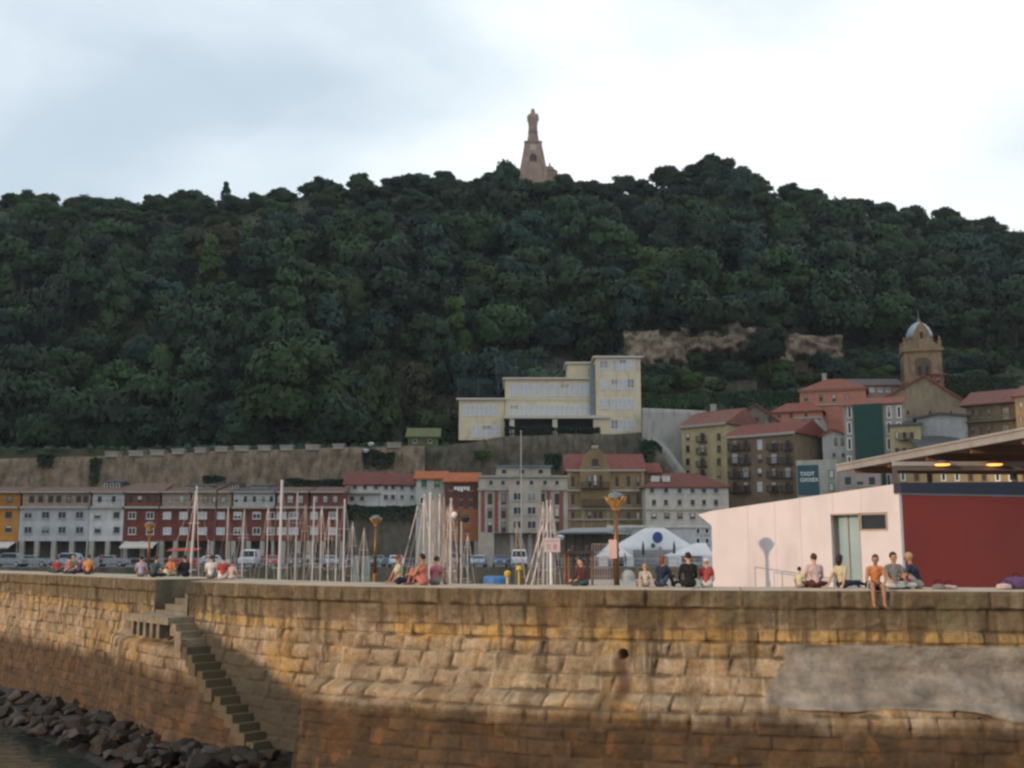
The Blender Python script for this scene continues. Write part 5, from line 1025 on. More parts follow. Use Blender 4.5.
m = MB(); m.box(h.hit(590, 400)[0], h.hit(597, 400)[0], -1.0, 4, h.z(418), h.z(366)); h.part('stair_glazing', m, M('teal_glazing', (.10, .15, .16), .3, (.2, .26, .27), 1.2))
m = MB(); m.box(h.hit(504, 418)[0], h.hit(609, 418)[0], -2.6, .5, h.z(420), h.z(417)); h.part('porch_roof', m, ytrim)
for x in (512, 554.5, 595): u = h.hit(x, 428)[0]; m = MB(); m.box(u-.45, u+.45, -2.3, -1.4, 0, h.z(420)); h.part('pillar', m, ytrim)
m = MB(); m.box(h.hit(507, 428)[0], h.hit(608, 428)[0], 1.5, 11, 0, h.z(419.5)); h.part('porch_back_wall', m, M('dark_green_wall', (.05, .07, .06), .9))
m = MB(); m.box(h.hit(509, 396)[0], h.hit(593, 396)[0], -.06, 0, h.z(400.5), h.z(399)); h.part('string_course', m, ytrim)
m = MB(); m.box(h.hit(606, 440)[0]-.2, h.hit(641, 440)[0]+.3, -2.6, 10, -6, h.z(437.5)); h.part('plinth', m, M('dark_rampart', (.11, .095, .07)))
def net(pxa, pxb, pt, pb, D, label):
    a, b = at(pxa, pb, D), at(pxb, pb, D); H_ = zc(pt, D)-a.z; r = empty('sports_fence', a, 0, label, 'fence'); L = b.x-a.x; mt = M('fence_steel', (.10, .14, .17), .6, metal=.3); m = MB()
    for i in range(int(L/.5)+1): m.box(i*.5-.012, i*.5+.012, -.012, .012, 0, H_)
    for j in range(int(H_/.5)+1): m.box(0, L, -.01, .01, j*.5-.012, j*.5+.012)
    m.build('wire_mesh', mt, r)
    for i in range(int(L/4)+1): q = MB(); q.tube((i*4, 0, 0), (i*4, 0, H_+.2), .06, n=6); q.build('post', mt, r)
net(496, 566, 359, 380, 216, 'tall bluish wire sports fence behind the main roof of the school'); net(458, 500, 379, 398, 214, 'wire sports fence above the low wing of the school')
h = House('green_hut', 'small olive green hut left of the school', 'hut', 408, 204, 438, 204, z0=zc(450, 204), depth=5, ref=440); h.wall(436, M('olive_boards', (.10, .115, .05), .9, (.07, .085, .035), 1)); h.gable_roof(436.5, 428, M('olive_roof', (.12, .14, .06), .9)); h.grid((415, 430), (441,), 4, 4, frame=greyframe)
# ------------------------------------------------------------------ the old town on the right
och2 = plaster('plaster_pale_ochre', (.44, .37, .20)); brn = plaster('plaster_brown', (.21, .155, .10), .6); salmon = plaster('plaster_salmon', (.50, .215, .145)); rbrown = roofm('roof_brownish', (.24, .105, .08)); rbright = roofm('roof_brick_red', (.29, .095, .065))
h = House('ochre_house', 'pale ochre four storey house with iron balconies, left of the brown one', 'house', 682, 196, 727, 190, depth=12, ref=450); h.wall(424, och2); h.gable_roof(424.5, 412, rbrown)
for y in (437, 449, 462, 474): h.grid((688, 719), (y,), 4, 7, frame=brownframe); h.win(700.5, y-4, 705, y+4.5, frame=brownframe, balc=True)
h.band(425.5, .4, .6, sill_m); h.chimney(712, 405, 412, off=6)
def gable_house(name, label, pxa, pxb, D, pyb, pye_l, pye_r, pxp, pyp, wallm, rm, depth=12, z0=None):
    dd = (pxb-pxa)*D/F*((pxa+pxb)/2-512)/F/2; h = House(name, label, 'house', pxa, D+dd, pxb, D-dd, depth=depth, z0=QZ if z0 is None else z0, ref=(pye_l+pyp)/2); zl, zr = h.hit(pxa, pye_l)[1], h.hit(pxb, pye_r)[1]; up, zp = h.hit(pxp, pyp)
    m = MB(); m.prism([(0, 0), (h.L, 0), (h.L, zr), (up, zp), (0, zl)], 0, depth); h.part('wall', m, wallm)
    m = MB(); t = .3; m.prism([(-.5, zl-.3), (up, zp), (up, zp+t), (-.6, zl+.0)], -.5, depth+.4); m.prism([(up, zp), (h.L+.5, zr-.3), (h.L+.6, zr), (up, zp+t)], -.5, depth+.4); h.part('roof', m, rm); return h
h = gable_house('gabled_house', 'stone gabled house with brownish roof behind the ochre house', 722, 790, 198, 430, 424, 432, 757, 405, M('rough_stone_wall', (.23, .19, .145), .95, (.13, .11, .085), .4, c3=(.08, .07, .05)), rbrown); h.grid((745, 757, 770), (420,), 4, 6, frame=brownframe)
h = House('brown_house', 'big dark brown tenement with rows of iron balconies and pale shutters', 'house', 727.5, 184, 796, 176, depth=12, ref=460); h.wall(434, brn); h.gable_roof(434.5, 424, rred)
for y in (445, 459, 473, 487):
    for i, x in enumerate((735, 746, 760, 774, 788)): h.win(x-2.6, y-5, x+2.6, y+4.5, frame=offw if (i+int(y)) % 3 == 0 else brownframe, balc=(i != 2), sill=False, pane=glass_pale if (i+int(y)) % 3 == 0 else glass)
h.band(435.5, .4, .5, sill_m)
gm_ = plaster('plaster_light_grey', (.40, .39, .38))
h = House('slim_house', 'tall narrow pale grey house with vertical stripes behind the teal sign', 'house', 796.5, 187, 823, 185.5, depth=10, ref=440); h.wall(418, gm_)
for x in (800, 808.5, 817): u = h.hit(x, 440)[0]; m = MB(); m.box(u-.35, u+.35, -.1, 0, 0, h.z(419)); h.part('stripe', m, whitep)
h.grid((804, 813), (428, 440, 452), 3, 6, frame=greyframe); h.band(418, .3, .4, sill_m)
h = gable_house('white_cottage', 'small white gabled house with two teal windows above the sign', 822, 850, 180, 462, 436, 437, 832, 430.5, whitep, rbright, z0=zc(466, 180)); h.win(834, 438, 837.5, 445, frame=greensh); h.win(840.5, 438, 844, 445, frame=greensh); h.grid((834, 843), (455,), 3, 3.5, frame=brownframe)
h = House('sign_building', 'cream shop building with big dark teal panel carrying two lines of white letters', 'building', 796.8, 171.5, 838, 169.5, depth=8, ref=480); h.wall(460, plaster('plaster_shop_cream', (.40, .40, .33))); m = MB(); ua, ub = h.hit(797.2, 470)[0], h.hit(818.5, 470)[0]; m.box(ua, ub, -.12, 0, h.z(495), h.z(465)); pn_ = h.part('sign_panel', m, M('teal_panel', (.02, .07, .09), .6, (.03, .08, .10), 1))
for tx, py in (('TXOT', 475.5), ('OXXEX', 481.5)):
    cu = bpy.data.curves.new('t', 'FONT'); cu.body = tx; cu.size = .80; cu.extrude = .03; cu.align_x = 'LEFT'; cu.offset = .02; to = bpy.data.objects.new('t', cu); COL.objects.link(to); dg = bpy.context.evaluated_depsgraph_get(); me = bpy.data.meshes.new_from_object(to.evaluated_get(dg)); bpy.data.objects.remove(to); me.name = 'lettering'; me.materials.clear(); me.materials.append(white)
    lo = link('lettering', me, h.r, (ua+.4, -.16, h.z(py))); lo.rotation_euler = (math.pi/2, 0, 0)
h.grid((831.5,), (474, 487), 5.5, 8, frame=rail_m, pane=glass_pale)
# salmon building
h = House('salmon_house', 'broad salmon pink building with red hipped roof under the hillside', 'building', 800, 205, 866, 201, depth=13, z0=zc(440, 203), ref=400); h.wall(389, salmon); h.gable_roof(389.3, 379, rbright, hip=.7)
h.grid((806, 821, 834, 847), (398,), 4, 7, frame=brownframe); h.band(404.5, .3, .25, sill_m); h.band(390, .3, .4, sill_m); h.chimney(824, 374, 380, off=6, mat=sill_m)
h = House('salmon_annex', 'lower salmon pink annex with bright red roof in front of the salmon building', 'building', 772, 201.5, 822, 198.5, depth=9, z0=zc(440, 200), ref=410); h.wall(411, salmon); h.gable_roof(411.3, 403, rbright, hip=.5); h.grid((779, 791, 806), (415.5,), 3.6, 5, frame=brownframe)
h = House('long_house', 'low long house with greyish roof between salmon building and church tower', 'house', 848, 208, 904, 208, depth=9, z0=zc(420, 208), ref=390); h.wall(385, plaster('plaster_pinkish', (.36, .28, .25))); h.gable_roof(385.3, 379, roofm('roof_greyish', (.15, .12, .115))); h.grid((872, 880, 888), (390,), 4.5, 5, frame=white, pane=glass_pale)
# teal netted house + big gable
h = House('netted_house', 'house wrapped in dark green netting with white framed window bays', 'house', 845, 174.5, 903, 171, depth=9, ref=440); h.wall(404, plaster('plaster_warm_grey', (.34, .31, .27))); h.shed_roof(404, 398, 8, rbright)
ua, ub = h.hit(855, 440)[0], h.hit(884, 440)[0]; m = MB(); m.box(ua, ub, -.5, -.3, h.z(492), h.z(404)); h.part('netting', m, M('green_net', (.018, .065, .055), .9, (.012, .045, .04), 1.5))
for x in (849.5, 889, 899):
    for y in (412, 428, 444, 462, 480): h.win(x-2.6, y-6, x+2.6, y+6, frame=white, pane=glass, sill=False, style='bold')
tan = M('tan_render', (.30, .235, .155), .95, (.21, .165, .11), .25, c3=(.15, .12, .085))
h = gable_house('big_gable_house', 'large blank tan gable wall with red edged roof in front of the church tower', 878, 966, 186, 430, 402, 404, 924, 376.5, tan, rbright, depth=22); h.grid((886, 908, 930, 951), (413,), 2.6, 4, frame=brownframe)
h = House('ochre_lowrise', 'low ochre house with balconied windows below the blank gable', 'house', 890, 171, 921, 169.3, depth=9, ref=435); h.wall(425, och2); h.shed_roof(424.5, 421, 8, roofm('roof_slate', (.10, .10, .11)))
for y in (436, 452, 468): h.grid((897, 912), (y,), 4, 8, frame=brownframe); [h.win(x-2, y-4, x+2, y+4, frame=brownframe, balc=True) for x in (904.5,)]
h = gable_house('white_gable_wall', 'plain pale grey side wall with slanted top right of the low ochre house', 916, 967, 171, 440, 418, 415, 940, 414.5, plaster('plaster_pale_blue_grey', (.38, .385, .39)), roofm('roof_slate', (.10, .10, .11)), depth=8)
h = House('dark_roof_house', 'dark slate roof sloping in front of the pale side wall', 'house', 920, 166, 968, 166, depth=9, ref=445); h.wall(450, brn); h.shed_roof(448, 436, 5, roofm('roof_slate', (.10, .10, .11)))
h = House('corner_house', 'brown balconied house with wide eaves at the right, beside the blank gable', 'house', 967, 170, 1016, 165.5, depth=12, ref=420); h.wall(404, M('greenish_brown_wall', (.19, .16, .10), .9, (.13, .11, .07), .5, c3=(.07, .06, .04))); h.gable_roof(403.5, 391, roofm('roof_dull_red', (.22, .09, .07)), over=.9)
for y in (413, 431, 447): h.grid((973, 981, 989), (y,), 3.6, 8, frame=brownframe); h.win(1003, y-5, 1009, y+5, frame=greyframe, balc=False)
for y in (421, 438): u0, u1 = 0, h.L; m = MB(); z = h.z(y); m.box(0, h.L, -1.1, 0, z-.15, z); [m.box(x, x+.04, -1.08, -1.04, z, z+.95) for x in np.arange(0, h.L, .3)]; m.box(0, h.L, -1.1, -1.02, z+.95, z+1.02); h.part('balcony', m, M('balcony_wood', (.14, .11, .07), .8))
h = House('ochre_edge_house', 'ochre yellow house cut by the right edge of the picture', 'house', 1015.5, 162, 1075, 157, depth=12, ref=410); h.wall(394, plaster('plaster_mustard', (.33, .25, .12))); h.gable_roof(393.6, 384, roofm('roof_dull_red', (.22, .09, .07)))
for y in (403, 420, 437): h.grid((1021, 1034, 1048), (y,), 4.5, 8, frame=brownframe)
# the houses seen in the gap under the canopy
h = House('yellowish_house', 'yellowish house with white framed bay seen in the gap under the canopy', 'house', 896, 163, 1060, 152, depth=9, ref=475); h.wall(452, plaster('plaster_mustard', (.33, .25, .12))); 
for x in np.arange(903, 1050, 13.5): h.win(x-3, 468, x+3, 481, frame=white if int(x) % 2 else brownframe, style='bold', sill=False)
h = House('pink_corner_block', 'pinkish concrete block with terraces left of the netted house', 'building', 838.5, 160, 880, 158, depth=8, ref=480); h.wall(471, plaster('plaster_pinkish', (.36, .28, .25))); h.grid((848, 860, 872), (481,), 8, 9, frame=tealframe)
# church tower
def tower():
    D = 205; c = at(923, 400, D); z0 = zc(440, D); zt = zc(348, D); r = empty('church_tower', (c.x, D, z0), R(-14), 'square sandstone church tower with small dome, arched belfry and spire', 'church tower'); st = M('church_stone', (.30, .215, .125), .9, (.19, .135, .08), .5, c3=(.12, .09, .055)); H_ = zt-z0; W_ = 3.3
    m = MB(); m.box(-W_, W_, -W_, W_, 0, H_-1.2); m.build('shaft', st, r)
    m = MB(); m.box(-W_-.4, W_+.4, -W_-.4, W_+.4, H_-1.2, H_-.7); m.box(-W_-.1, W_+.1, -W_-.1, W_+.1, H_-.7, H_); m.build('cornice', st, r)
    m = MB(); m.box(-W_-.2, W_+.2, -W_-.2, W_+.2, H_-7.0, H_-6.6); m.build('string_course', st, r)
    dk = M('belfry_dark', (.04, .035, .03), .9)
    for sx, sy, rz in ((0, -1, 0), (-1, 0, -90)):
        a = empty('belfry_opening', (0, 0, 0)); a.empty_display_size = .1; bpy.data.objects.remove(a)
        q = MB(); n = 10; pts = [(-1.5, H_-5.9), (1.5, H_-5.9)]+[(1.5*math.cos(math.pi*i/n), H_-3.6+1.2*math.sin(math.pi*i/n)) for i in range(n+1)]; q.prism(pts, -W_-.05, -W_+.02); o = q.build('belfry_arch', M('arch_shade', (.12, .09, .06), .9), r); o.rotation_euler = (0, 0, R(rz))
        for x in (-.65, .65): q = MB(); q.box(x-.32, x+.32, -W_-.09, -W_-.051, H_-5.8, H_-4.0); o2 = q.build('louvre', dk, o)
        q = MB(); q.box(-1.6, 1.6, -W_-.35, -W_-.05, H_-6.2, H_-5.95); o = q.build('sill', st, r); o.rotation_euler = (0, 0, R(rz))
    for sx in (-1, 1):
        for sy in (-1, 1):
            m = MB(); m.lathe([(.30, H_), (.34, H_+.6), (.12, H_+.8), (.22, H_+1.2), (.02, H_+1.7)], 8, (sx*(W_-.2), sy*(W_-.2), 0)); m.build('pinnacle', st, r)
    m = MB(); m.lathe([(2.55, H_), (2.5, H_+1.6), (2.7, H_+1.7)], 8); m.build('drum', st, r)
    m = MB(); m.lathe([(2.5, H_+1.7), (2.35, H_+2.7), (1.9, H_+3.7), (1.2, H_+4.5), (.5, H_+4.9), (.3, H_+5)], 20); m.build('dome', M('lead_dome', (.30, .36, .42), .45, (.22, .27, .31), .8), r, True)
    m = MB(); m.prism([(-1.6, H_), (1.6, H_), (1.3, H_+2.6), (.6, H_+3.8), (0, H_+4.4), (-.6, H_+3.8), (-1.3, H_+2.6)], -W_, -W_+1.1); gb = m.build('front_gable', st, r); m = MB(); m.box(-.3, .3, -W_-.05, -W_, H_+1.2, H_+2.5); m.build('niche', dk, gb)
    m = MB(); m.lathe([(.35, H_+4.6), (.3, H_+5.4), (.12, H_+5.6), (.10, H_+6.2), (.02, H_+7.6)], 8); m.build('spire', st, r)
tower()
h = House('red_small_roof', 'small dark red building against the foot of the church tower', 'house', 933, 200, 944, 200, depth=4, z0=zc(410, 200), ref=385); h.wall(374, redp); h.shed_roof(374, 371, 4, rred); h.win(936, 378, 940, 384, frame=brownframe)
# ------------------------------------------------------------------ statue on the summit
def statue():
    D = 338; z0 = zc(194, D); c = at(533, 150, D); st = M('statue_stone', (.36, .255, .20), .9, (.27, .19, .15), .3, c3=(.18, .13, .11)); r = empty('statue_monument', (c.x, D, z0), 0, 'tall stone statue of a robed figure on a tapering chapel like pedestal on the summit', 'monument'); s = D/F*1.06
    Z = lambda py: zc(py, D)-z0
    def frust(m, w0, w1, za, zb): m.add([(-w0, -w0, za), (w0, -w0, za), (w0, w0, za), (-w0, w0, za), (-w1, -w1, zb), (w1, -w1, zb), (w1, w1, zb), (-w1, w1, zb)], [(0, 3, 2, 1), (4, 5, 6, 7), (0, 1, 5, 4), (1, 2, 6, 5), (2, 3, 7, 6), (3, 0, 4, 7)])
    m = MB(); frust(m, 16.5*s, 8.2*s, 0, Z(145.5)); m.build('chapel_base', st, r); m = MB(); m.box(-8.8*s, 8.8*s, -8.8*s, 8.8*s, Z(145.5), Z(144)); m.build('cornice', st, r)
    m = MB(); frust(m, 6.0*s, 4.3*s, Z(144), Z(134)); m.box(-4.8*s, 4.8*s, -4.8*s, 4.8*s, Z(134), Z(133)); m.build('pedestal', st, r)
    n = 10; m = MB(); m.prism([(-3.4*s, Z(170)), (3.4*s, Z(170))]+[(3.4*s*math.cos(math.pi*i/n), Z(161)+3.4*s*math.sin(math.pi*i/n)) for i in range(n+1)], -11.6*s, -10.0*s); m.build('door_arch', M('dark_opening', (.10, .07, .07), .9), r)
    m = MB(); m.box(-3.2*s, 3.2*s, -9.6*s, -8.8*s, Z(154), Z(148)); m.build('plaque', M('pale_plaque', (.50, .43, .36), .8), r)
    V, Fc = [], []
    def cp(a, b, ra, rb): capsule(V, Fc, (a[0]*s, a[1]*s, Z(a[2])), (b[0]*s, b[1]*s, Z(b[2])), ra*s, rb*s, 14)
    cp((0, 0, 131), (0, 0, 126), 4.6, 4.4); cp((0, 0, 126), (0, 0, 119), 4.5, 5.4); cp((-2.2, 0, 117.5), (2.2, 0, 117.5), 3.8, 3.8); cp((0, 0, 116), (0, 0, 113.5), 2.4, 1.8); cp((0, -.2, 111.8), (0, 0, 110.2), 2.1, 1.8)
    cp((-4.2, 0, 117.5), (-4.6, -1.2, 121), 1.5, 1.3); cp((-4.6, -1.2, 121), (-1.5, -3.6, 119), 1.2, .8); cp((0, 0, 118), (0, 0, 111.5), 4.4, 2.0); cp((4.2, 0, 117.5), (4.9, -1.6, 120.5), 1.5, 1.2); cp((4.9, -1.6, 120.5), (4.2, -3.2, 115.5), 1.1, .7); cp((4.2, -3.2, 115.5), (4.2, -3.3, 114.2), .6, .4)
    for x in (-2.5, -1, 1, 2.6): cp((x, -3.2, 131), (x*.8, -3.0, 121), .8, .5)
    me = bpy.data.meshes.new('t'); me.from_pydata([tuple(p) for p in V], [], Fc); o = bpy.data.objects.new('t', me); COL.objects.link(o); md = o.modifiers.new('r', 'REMESH'); md.mode = 'VOXEL'; md.voxel_size = .12; m2 = o.modifiers.new('s', 'SMOOTH'); m2.iterations = 2
    nm = bpy.data.meshes.new_from_object(o.evaluated_get(bpy.context.evaluated_depsgraph_get())); bpy.data.objects.remove(o); nm.materials.clear(); nm.materials.append(st); nm.shade_smooth(); nm.name = 'figure'; link('figure', nm, r)
    m = MB(); frust(m, 6*s, 2.6*s, Z(172), Z(167)); q = m.build('side_roof', M('statue_roof', (.30, .19, .17), .9), r); q.location = (16*s, 0, 0); m = MB(); m.lathe([(1.2*s, Z(168)), (.9*s, Z(165)), (.05*s, Z(161.5))], 8, (16.5*s, 0, 0)); m.build('pinnacle', st, r); m = MB(); m.box(10*s, 24*s, -5*s, 5*s, 0, Z(172)); m.build('side_chapel', st, r)
statue()
# hedge and ivy
def hedge(pxa, pxb, pt, pb, D, dp, label, kind='dark', name='hedge', dens=95):
    a, b = at(pxa, pb, D), at(pxb, pb, D); L = b.x-a.x; H_ = zc(pt, D)-a.z; n = int(L*H_*dens/1.5)+300; g = np.random.default_rng(int(pxa)); x = g.uniform(0, L, n); y = g.uniform(0, dp, n); zt = H_*(.7+.5*fbm(x*.5+20, y*.5, 3, 3)); z = zt*np.sqrt(g.uniform(0, 1, n)); z = np.where(g.random(n) < .45, zt, z); y = np.where(g.random(n) < .5, g.uniform(0, .4, n), y)
    P = np.stack([x, y, z], 1); nn = np.tile([0, -.8, .5], (n, 1))+g.normal(size=(n, 3))*.7; nn /= np.linalg.norm(nn, axis=1)[:, None]; t1 = np.cross(nn, g.normal(size=(n, 3))); t1 /= np.linalg.norm(t1, axis=1)[:, None]; t2 = np.cross(nn, t1); s_ = g.uniform(.15, .38, n)[:, None]
    V = np.stack([P-t1*s_, P-t2*s_*.6, P+t1*s_, P+t2*s_*.6], 1).reshape(-1, 3); o = link(name, npmesh(name, V, np.arange(len(V)).reshape(-1, 4), [LM[kind]], False, {'lv': ('FACE', g.random(n))}), None, a); tag(o, label, 'hedge')
hedge(343, 424, 507, 521, 181, 3.2, 'dark hedge on the terrace in front of the white cottages')
hedge(36, 52, 456, 470, 199, 1.2, 'dark ivy clump hanging on the rampart at the far left', 'dark', 'ivy'); hedge(88, 98, 462, 490, 199, 1.0, 'ivy strip on the rampart above the dark roof cabin', 'dark', 'ivy'); hedge(284, 342, 480, 492, 190, 4, 'bushes behind the last brick roofs', 'dark', 'bush_row')
hedge(202, 222, 477, 485, 190, 3, 'small dark bushes behind the beige roof cabin', 'dark', 'bush_row'); hedge(362, 394, 452, 470, 199, 1.5, 'dark climbing plants on the rampart by the twin lamps', 'dark', 'ivy'); hedge(474, 490, 452, 460, 201.5, 1.2, 'bright green plant on the retaining wall', 'yellow', 'ivy'); hedge(545, 572, 456, 474, 196, 3, 'dark shrubs left of the ornate house roof', 'dark', 'bush_row')
hedge(640, 690, 395, 409, 206, 5, 'green shrubs above the pale retaining wall', 'mid', 'bush_row'); hedge(690, 800, 392, 408, 214, 6, 'long dark shrubbery above the town roofs', 'dark', 'bush_row'); hedge(505, 600, 428, 438, 203.5, 1.2, 'dark plants along the foot of the school', 'dark', 'bush_row'); hedge(860, 1020, 378, 398, 214, 8, 'shrubs behind the church and right hand houses', 'mid', 'bush_row')
hedge(641, 662, 444, 470, 192.5, 1, 'ivy on the top of the dark bank below the school', 'dark', 'ivy')
hedge(426, 520, 432, 448, 208, 7, 'dark shrubs left below the school', 'dark', 'bush_row')
# ------------------------------------------------------------------ vehicles on the far quay
tyre_m = M('tyre_rubber', (.02, .02, .02), .9); rim_m = M('wheel_rim', (.4, .4, .42), .4, metal=.8); lampm = M('headlamp', (.7, .7, .68), .2); 
def car_proto(kind, col, cname):
    L, W_, H_ = {'car': (4.1, 1.72, 1.45), 'van': (4.8, 1.95, 2.15), 'suv': (4.4, 1.82, 1.75)}[kind]; body = M('car_'+cname, col, .35, tuple(x*.92 for x in col), 1, spec=.5); r = empty({'car': 'parked_car', 'van': 'parked_van', 'suv': 'parked_car'}[kind])
    if kind == 'van': low = [(0, .35), (L, .35), (L, .95), (L-.15, 1.05), (L-.9, 1.2), (L-1.45, H_-.05), (L-1.6, H_), (.1, H_), (0, H_-.1)]
    else: low = [(0, .35), (L, .35), (L, .75), (L-.1, .88), (L-1.1, .98), (L-1.75, H_-.05), (L-2.0, H_), (1.0, H_-.02), (.6, H_-.1), (.1, .98), (0, .9)]
    # body with tumblehome: lower at full width, upper narrower
    n = len(low); V = []
    for sgn in (-1, 1):
        for x, z in low: k = 1-.20*max(0, (z-.9)/(H_-.9)); V.append((x-L/2, sgn*W_/2*k, z))
    m = MB(); m.add(V, [tuple(range(n)), tuple(range(2*n-1, n-1, -1))]+[(i, n+i, n+(i+1) % n, (i+1) % n) for i in range(n)]); b = m.build('body', body, r); bv = b.modifiers.new('b', 'BEVEL'); bv.width = .05; bv.segments = 2
    g = MB(); zb, ztp = (1.2, H_-.2) if kind == 'van' else (.98, H_-.12); xf0, xf1 = (L-.95, L-1.38) if kind == 'van' else (L-1.18, L-1.68); kf = lambda z: 1-.20*max(0, (z-.9)/(H_-.9))
    g.add([(xf0-L/2, -W_/2*kf(zb)*.9, zb+.02), (xf0-L/2, W_/2*kf(zb)*.9, zb+.02), (xf1-L/2+.03, W_/2*kf(ztp)*.88, ztp), (xf1-L/2+.03, -W_/2*kf(ztp)*.88, ztp)], [(0, 1, 2, 3)]); g.v = [(x+.03, y, z+.015) for x, y, z in g.v]; g.build('windscreen', glass, r)
    for sgn in (-1, 1):
        g = MB(); x0, x1 = (L-2.3, L-1.25) if kind == 'van' else (.75, L-1.45); q = lambda x, z: (x-L/2, sgn*(W_/2*kf(z)+.008), z); g.add([q(x0, zb+.06), q(x1, zb+.06), q(x1-.3, ztp), q(x0+.15, ztp)], [(0, 1, 2, 3)]); g.build('side_window', glass, r)
        g = MB(); g.box(L/2-.06, L/2+.02, sgn*W_/2*.62-.16, sgn*W_/2*.62+.16, .62, .78); g.build('headlight', lampm, r)
        g = MB(); g.box(-L/2-.02, -L/2+.04, sgn*W_/2*.75-.1, sgn*W_/2*.75+.1, .7, .9); g.build('tail_light', M('tail_red', (.4, .02, .02), .3), r)
    for x in (-L/2+.75, L/2-.8):
        for sgn in (-1, 1):
            w_ = empty('wheel', (x, sgn*(W_/2-.1), .32)); w_.parent = r; t = MB(); t.tube((0, -.1, 0), (0, .1, 0), .32, n=18); t.build('tyre', tyre_m, w_); t = MB(); t.tube((0, -.11, 0), (0, .11, 0), .2, n=12); t.build('rim', rim_m, w_)
    b = MB(); b.box(L/2-.02, L/2+.05, -W_/2*.9, W_/2*.9, .36, .52); b.build('bumper', M('bumper_grey', (.1, .1, .1), .7), r); return r
CC = {'white': (.62, .63, .65), 'silverblue': (.30, .38, .46), 'blue': (.05, .10, .20), 'red': (.42, .03, .03), 'dark': (.03, .035, .04), 'grey': (.22, .23, .25), 'teal': (.10, .2, .22)}
protos = {}
def vehicle(kind, c, px, D, rz, label):
    k = (kind, c); P = at(px, 560, D)
    if k not in protos: protos[k] = car_proto(kind, CC[c], c); o = protos[k]
    else: o = copy_tree(protos[k])
    o.location = (P.x, D, QZ); o.rotation_euler = (0, 0, R(rz)); tag(o, label, 'van' if kind == 'van' else 'car', 'vehicles parked on the far quay')
vehicle('van', 'white', 249.5, 137.5, -88, 'white van facing us by the red car, in front of the brick arcades'); vehicle('car', 'red', 272, 138, -70, 'red car right of the white van, before the brick arcades'); vehicle('car', 'silverblue', 331, 138, -78, 'pale blue car at the right end of the brick arcades')
vehicle('car', 'white', 396, 137.5, -80, 'white car left of the mast cluster, before the stone terrace wall'); vehicle('car', 'silverblue', 479, 138, -95, 'light blue car left of the dark blue one, under the apartment block'); vehicle('car', 'blue', 500.5, 138.5, -92, 'dark blue car between light blue car and white van'); vehicle('van', 'white', 519, 138, -90, 'white van parked facing us at the entrance of the beige block')
vehicle('suv', 'dark', 297, 141, -84, 'dark car half hidden behind masts before the brick arcades'); vehicle('suv', 'grey', 455, 141, -88, 'grey car behind the mast cluster'); vehicle('car', 'teal', 378, 141, -90, 'dull teal car left of the white car by the terrace wall'); vehicle('car', 'grey', 34, 142, 4, 'grey car side on before the pale grey arcaded house'); vehicle('suv', 'silverblue', 66, 144, 182, 'pale blue car side on before the pale grey arcaded house'); vehicle('car', 'grey', 112, 142, 2, 'grey car side on before the white arcaded house'); vehicle('suv', 'grey', 8, 141, 180, 'grey car side on before the orange house'); vehicle('car', 'white', 216, 143, 3, 'white car side on before the red brick house with beige attic'); vehicle('car', 'dark', 350, 140, -84, 'dark car beside the pale blue car')
# red stall on the quay at left and quayside boxes
h = House('red_stall', 'low red market stall before the red brick arcades at left', 'stall', 168, 138, 194, 138, depth=2.5, ref=558); m = MB(); m.box(0, h.L, 0, 2.4, 0, 1.1); h.part('counter', m, M('stall_red', (.42, .06, .035), .7)); m = MB(); m.prismx([(-.5, 2.0), (2.6, 2.35), (2.6, 2.28), (-.5, 1.93)], -.2, h.L+.2); h.part('canopy', m, M('stall_red', (.42, .06, .035)))
for x in (.05, h.L-.1): m = MB(); m.box(x, x+.06, 0, .06, 1.1, 2.0); h.part('post', m, rail_m)
for px0, px1, lb in ((353, 359.5, 'left'), (361, 369, 'right')):
    h = House('tall_cabinet', f'pale grey green cabinet on the quay left of the bronze lamp, {lb} one of two', 'cabinet', px0, 133, px1, 133, depth=1.2, ref=568, z0=-4.0); m = MB(); m.box(0, h.L, 0, 1.2, 0, h.z(556)); h.part('body', m, M('cabinet_grey', (.33, .34, .30), .7)); m = MB(); m.box(.08, h.L-.08, -.03, 0, .3, h.z(557)); h.part('door', m, M('cabinet_door', (.28, .29, .26), .6))
# quay railing
rl = empty('quay_railing', (-110, 134.4, QZ), 0, 'long grey metal railing along the edge of the far quay', 'railing'); m = MB(); gm2 = M('railing_grey', (.30, .34, .37), .5, metal=.3)
for z in (.5, .95, 1.1): m.box(0, 200, -.025, .025, z-.025, z+.025)
m.build('rails', gm2, rl); pm = MB(); pm.box(-.04, .04, -.04, .04, 0, 1.12); pme = pm.mesh('post', gm2)
for k in range(100): link('post', pme, rl, (k*2.0, 0, 0))
# walkers on the far quay (tiny)
for i, (px, c1, c2, lb) in enumerate([(232, 'black', 'navy', 'person in black walking left of the white van'), (262, 'red', 'jeans', 'person in red between white van and red car'), (438-130, 'white', 'black', 'person in white top behind the masts before the last brick house'), (56, 'teal', 'black', 'person in dark teal before the pale grey arcades'), (101, 'red', 'black', 'person in red before the white arcaded house'), (509.5, 'grey', 'black', 'person in grey standing between dark blue car and white van'), (463, 'maroon', 'black', 'person in maroon beside the light blue car'), (626, 'black', 'black', 'person in black left of the closed parasols'), (660, 'navy', 'grey', 'person in navy walking under the blue emblem'), (690, 'maroon', 'black', 'person in maroon at the right end of the tents')]):
    P = at(px, 560, 136+i*.3); person((P.x, P.y, QZ), R(random.choice([80, -95, 170, 10])), lb+' across the harbour', pose='stand', top=c1, legs=c2, hair='brown', sleeves='long')
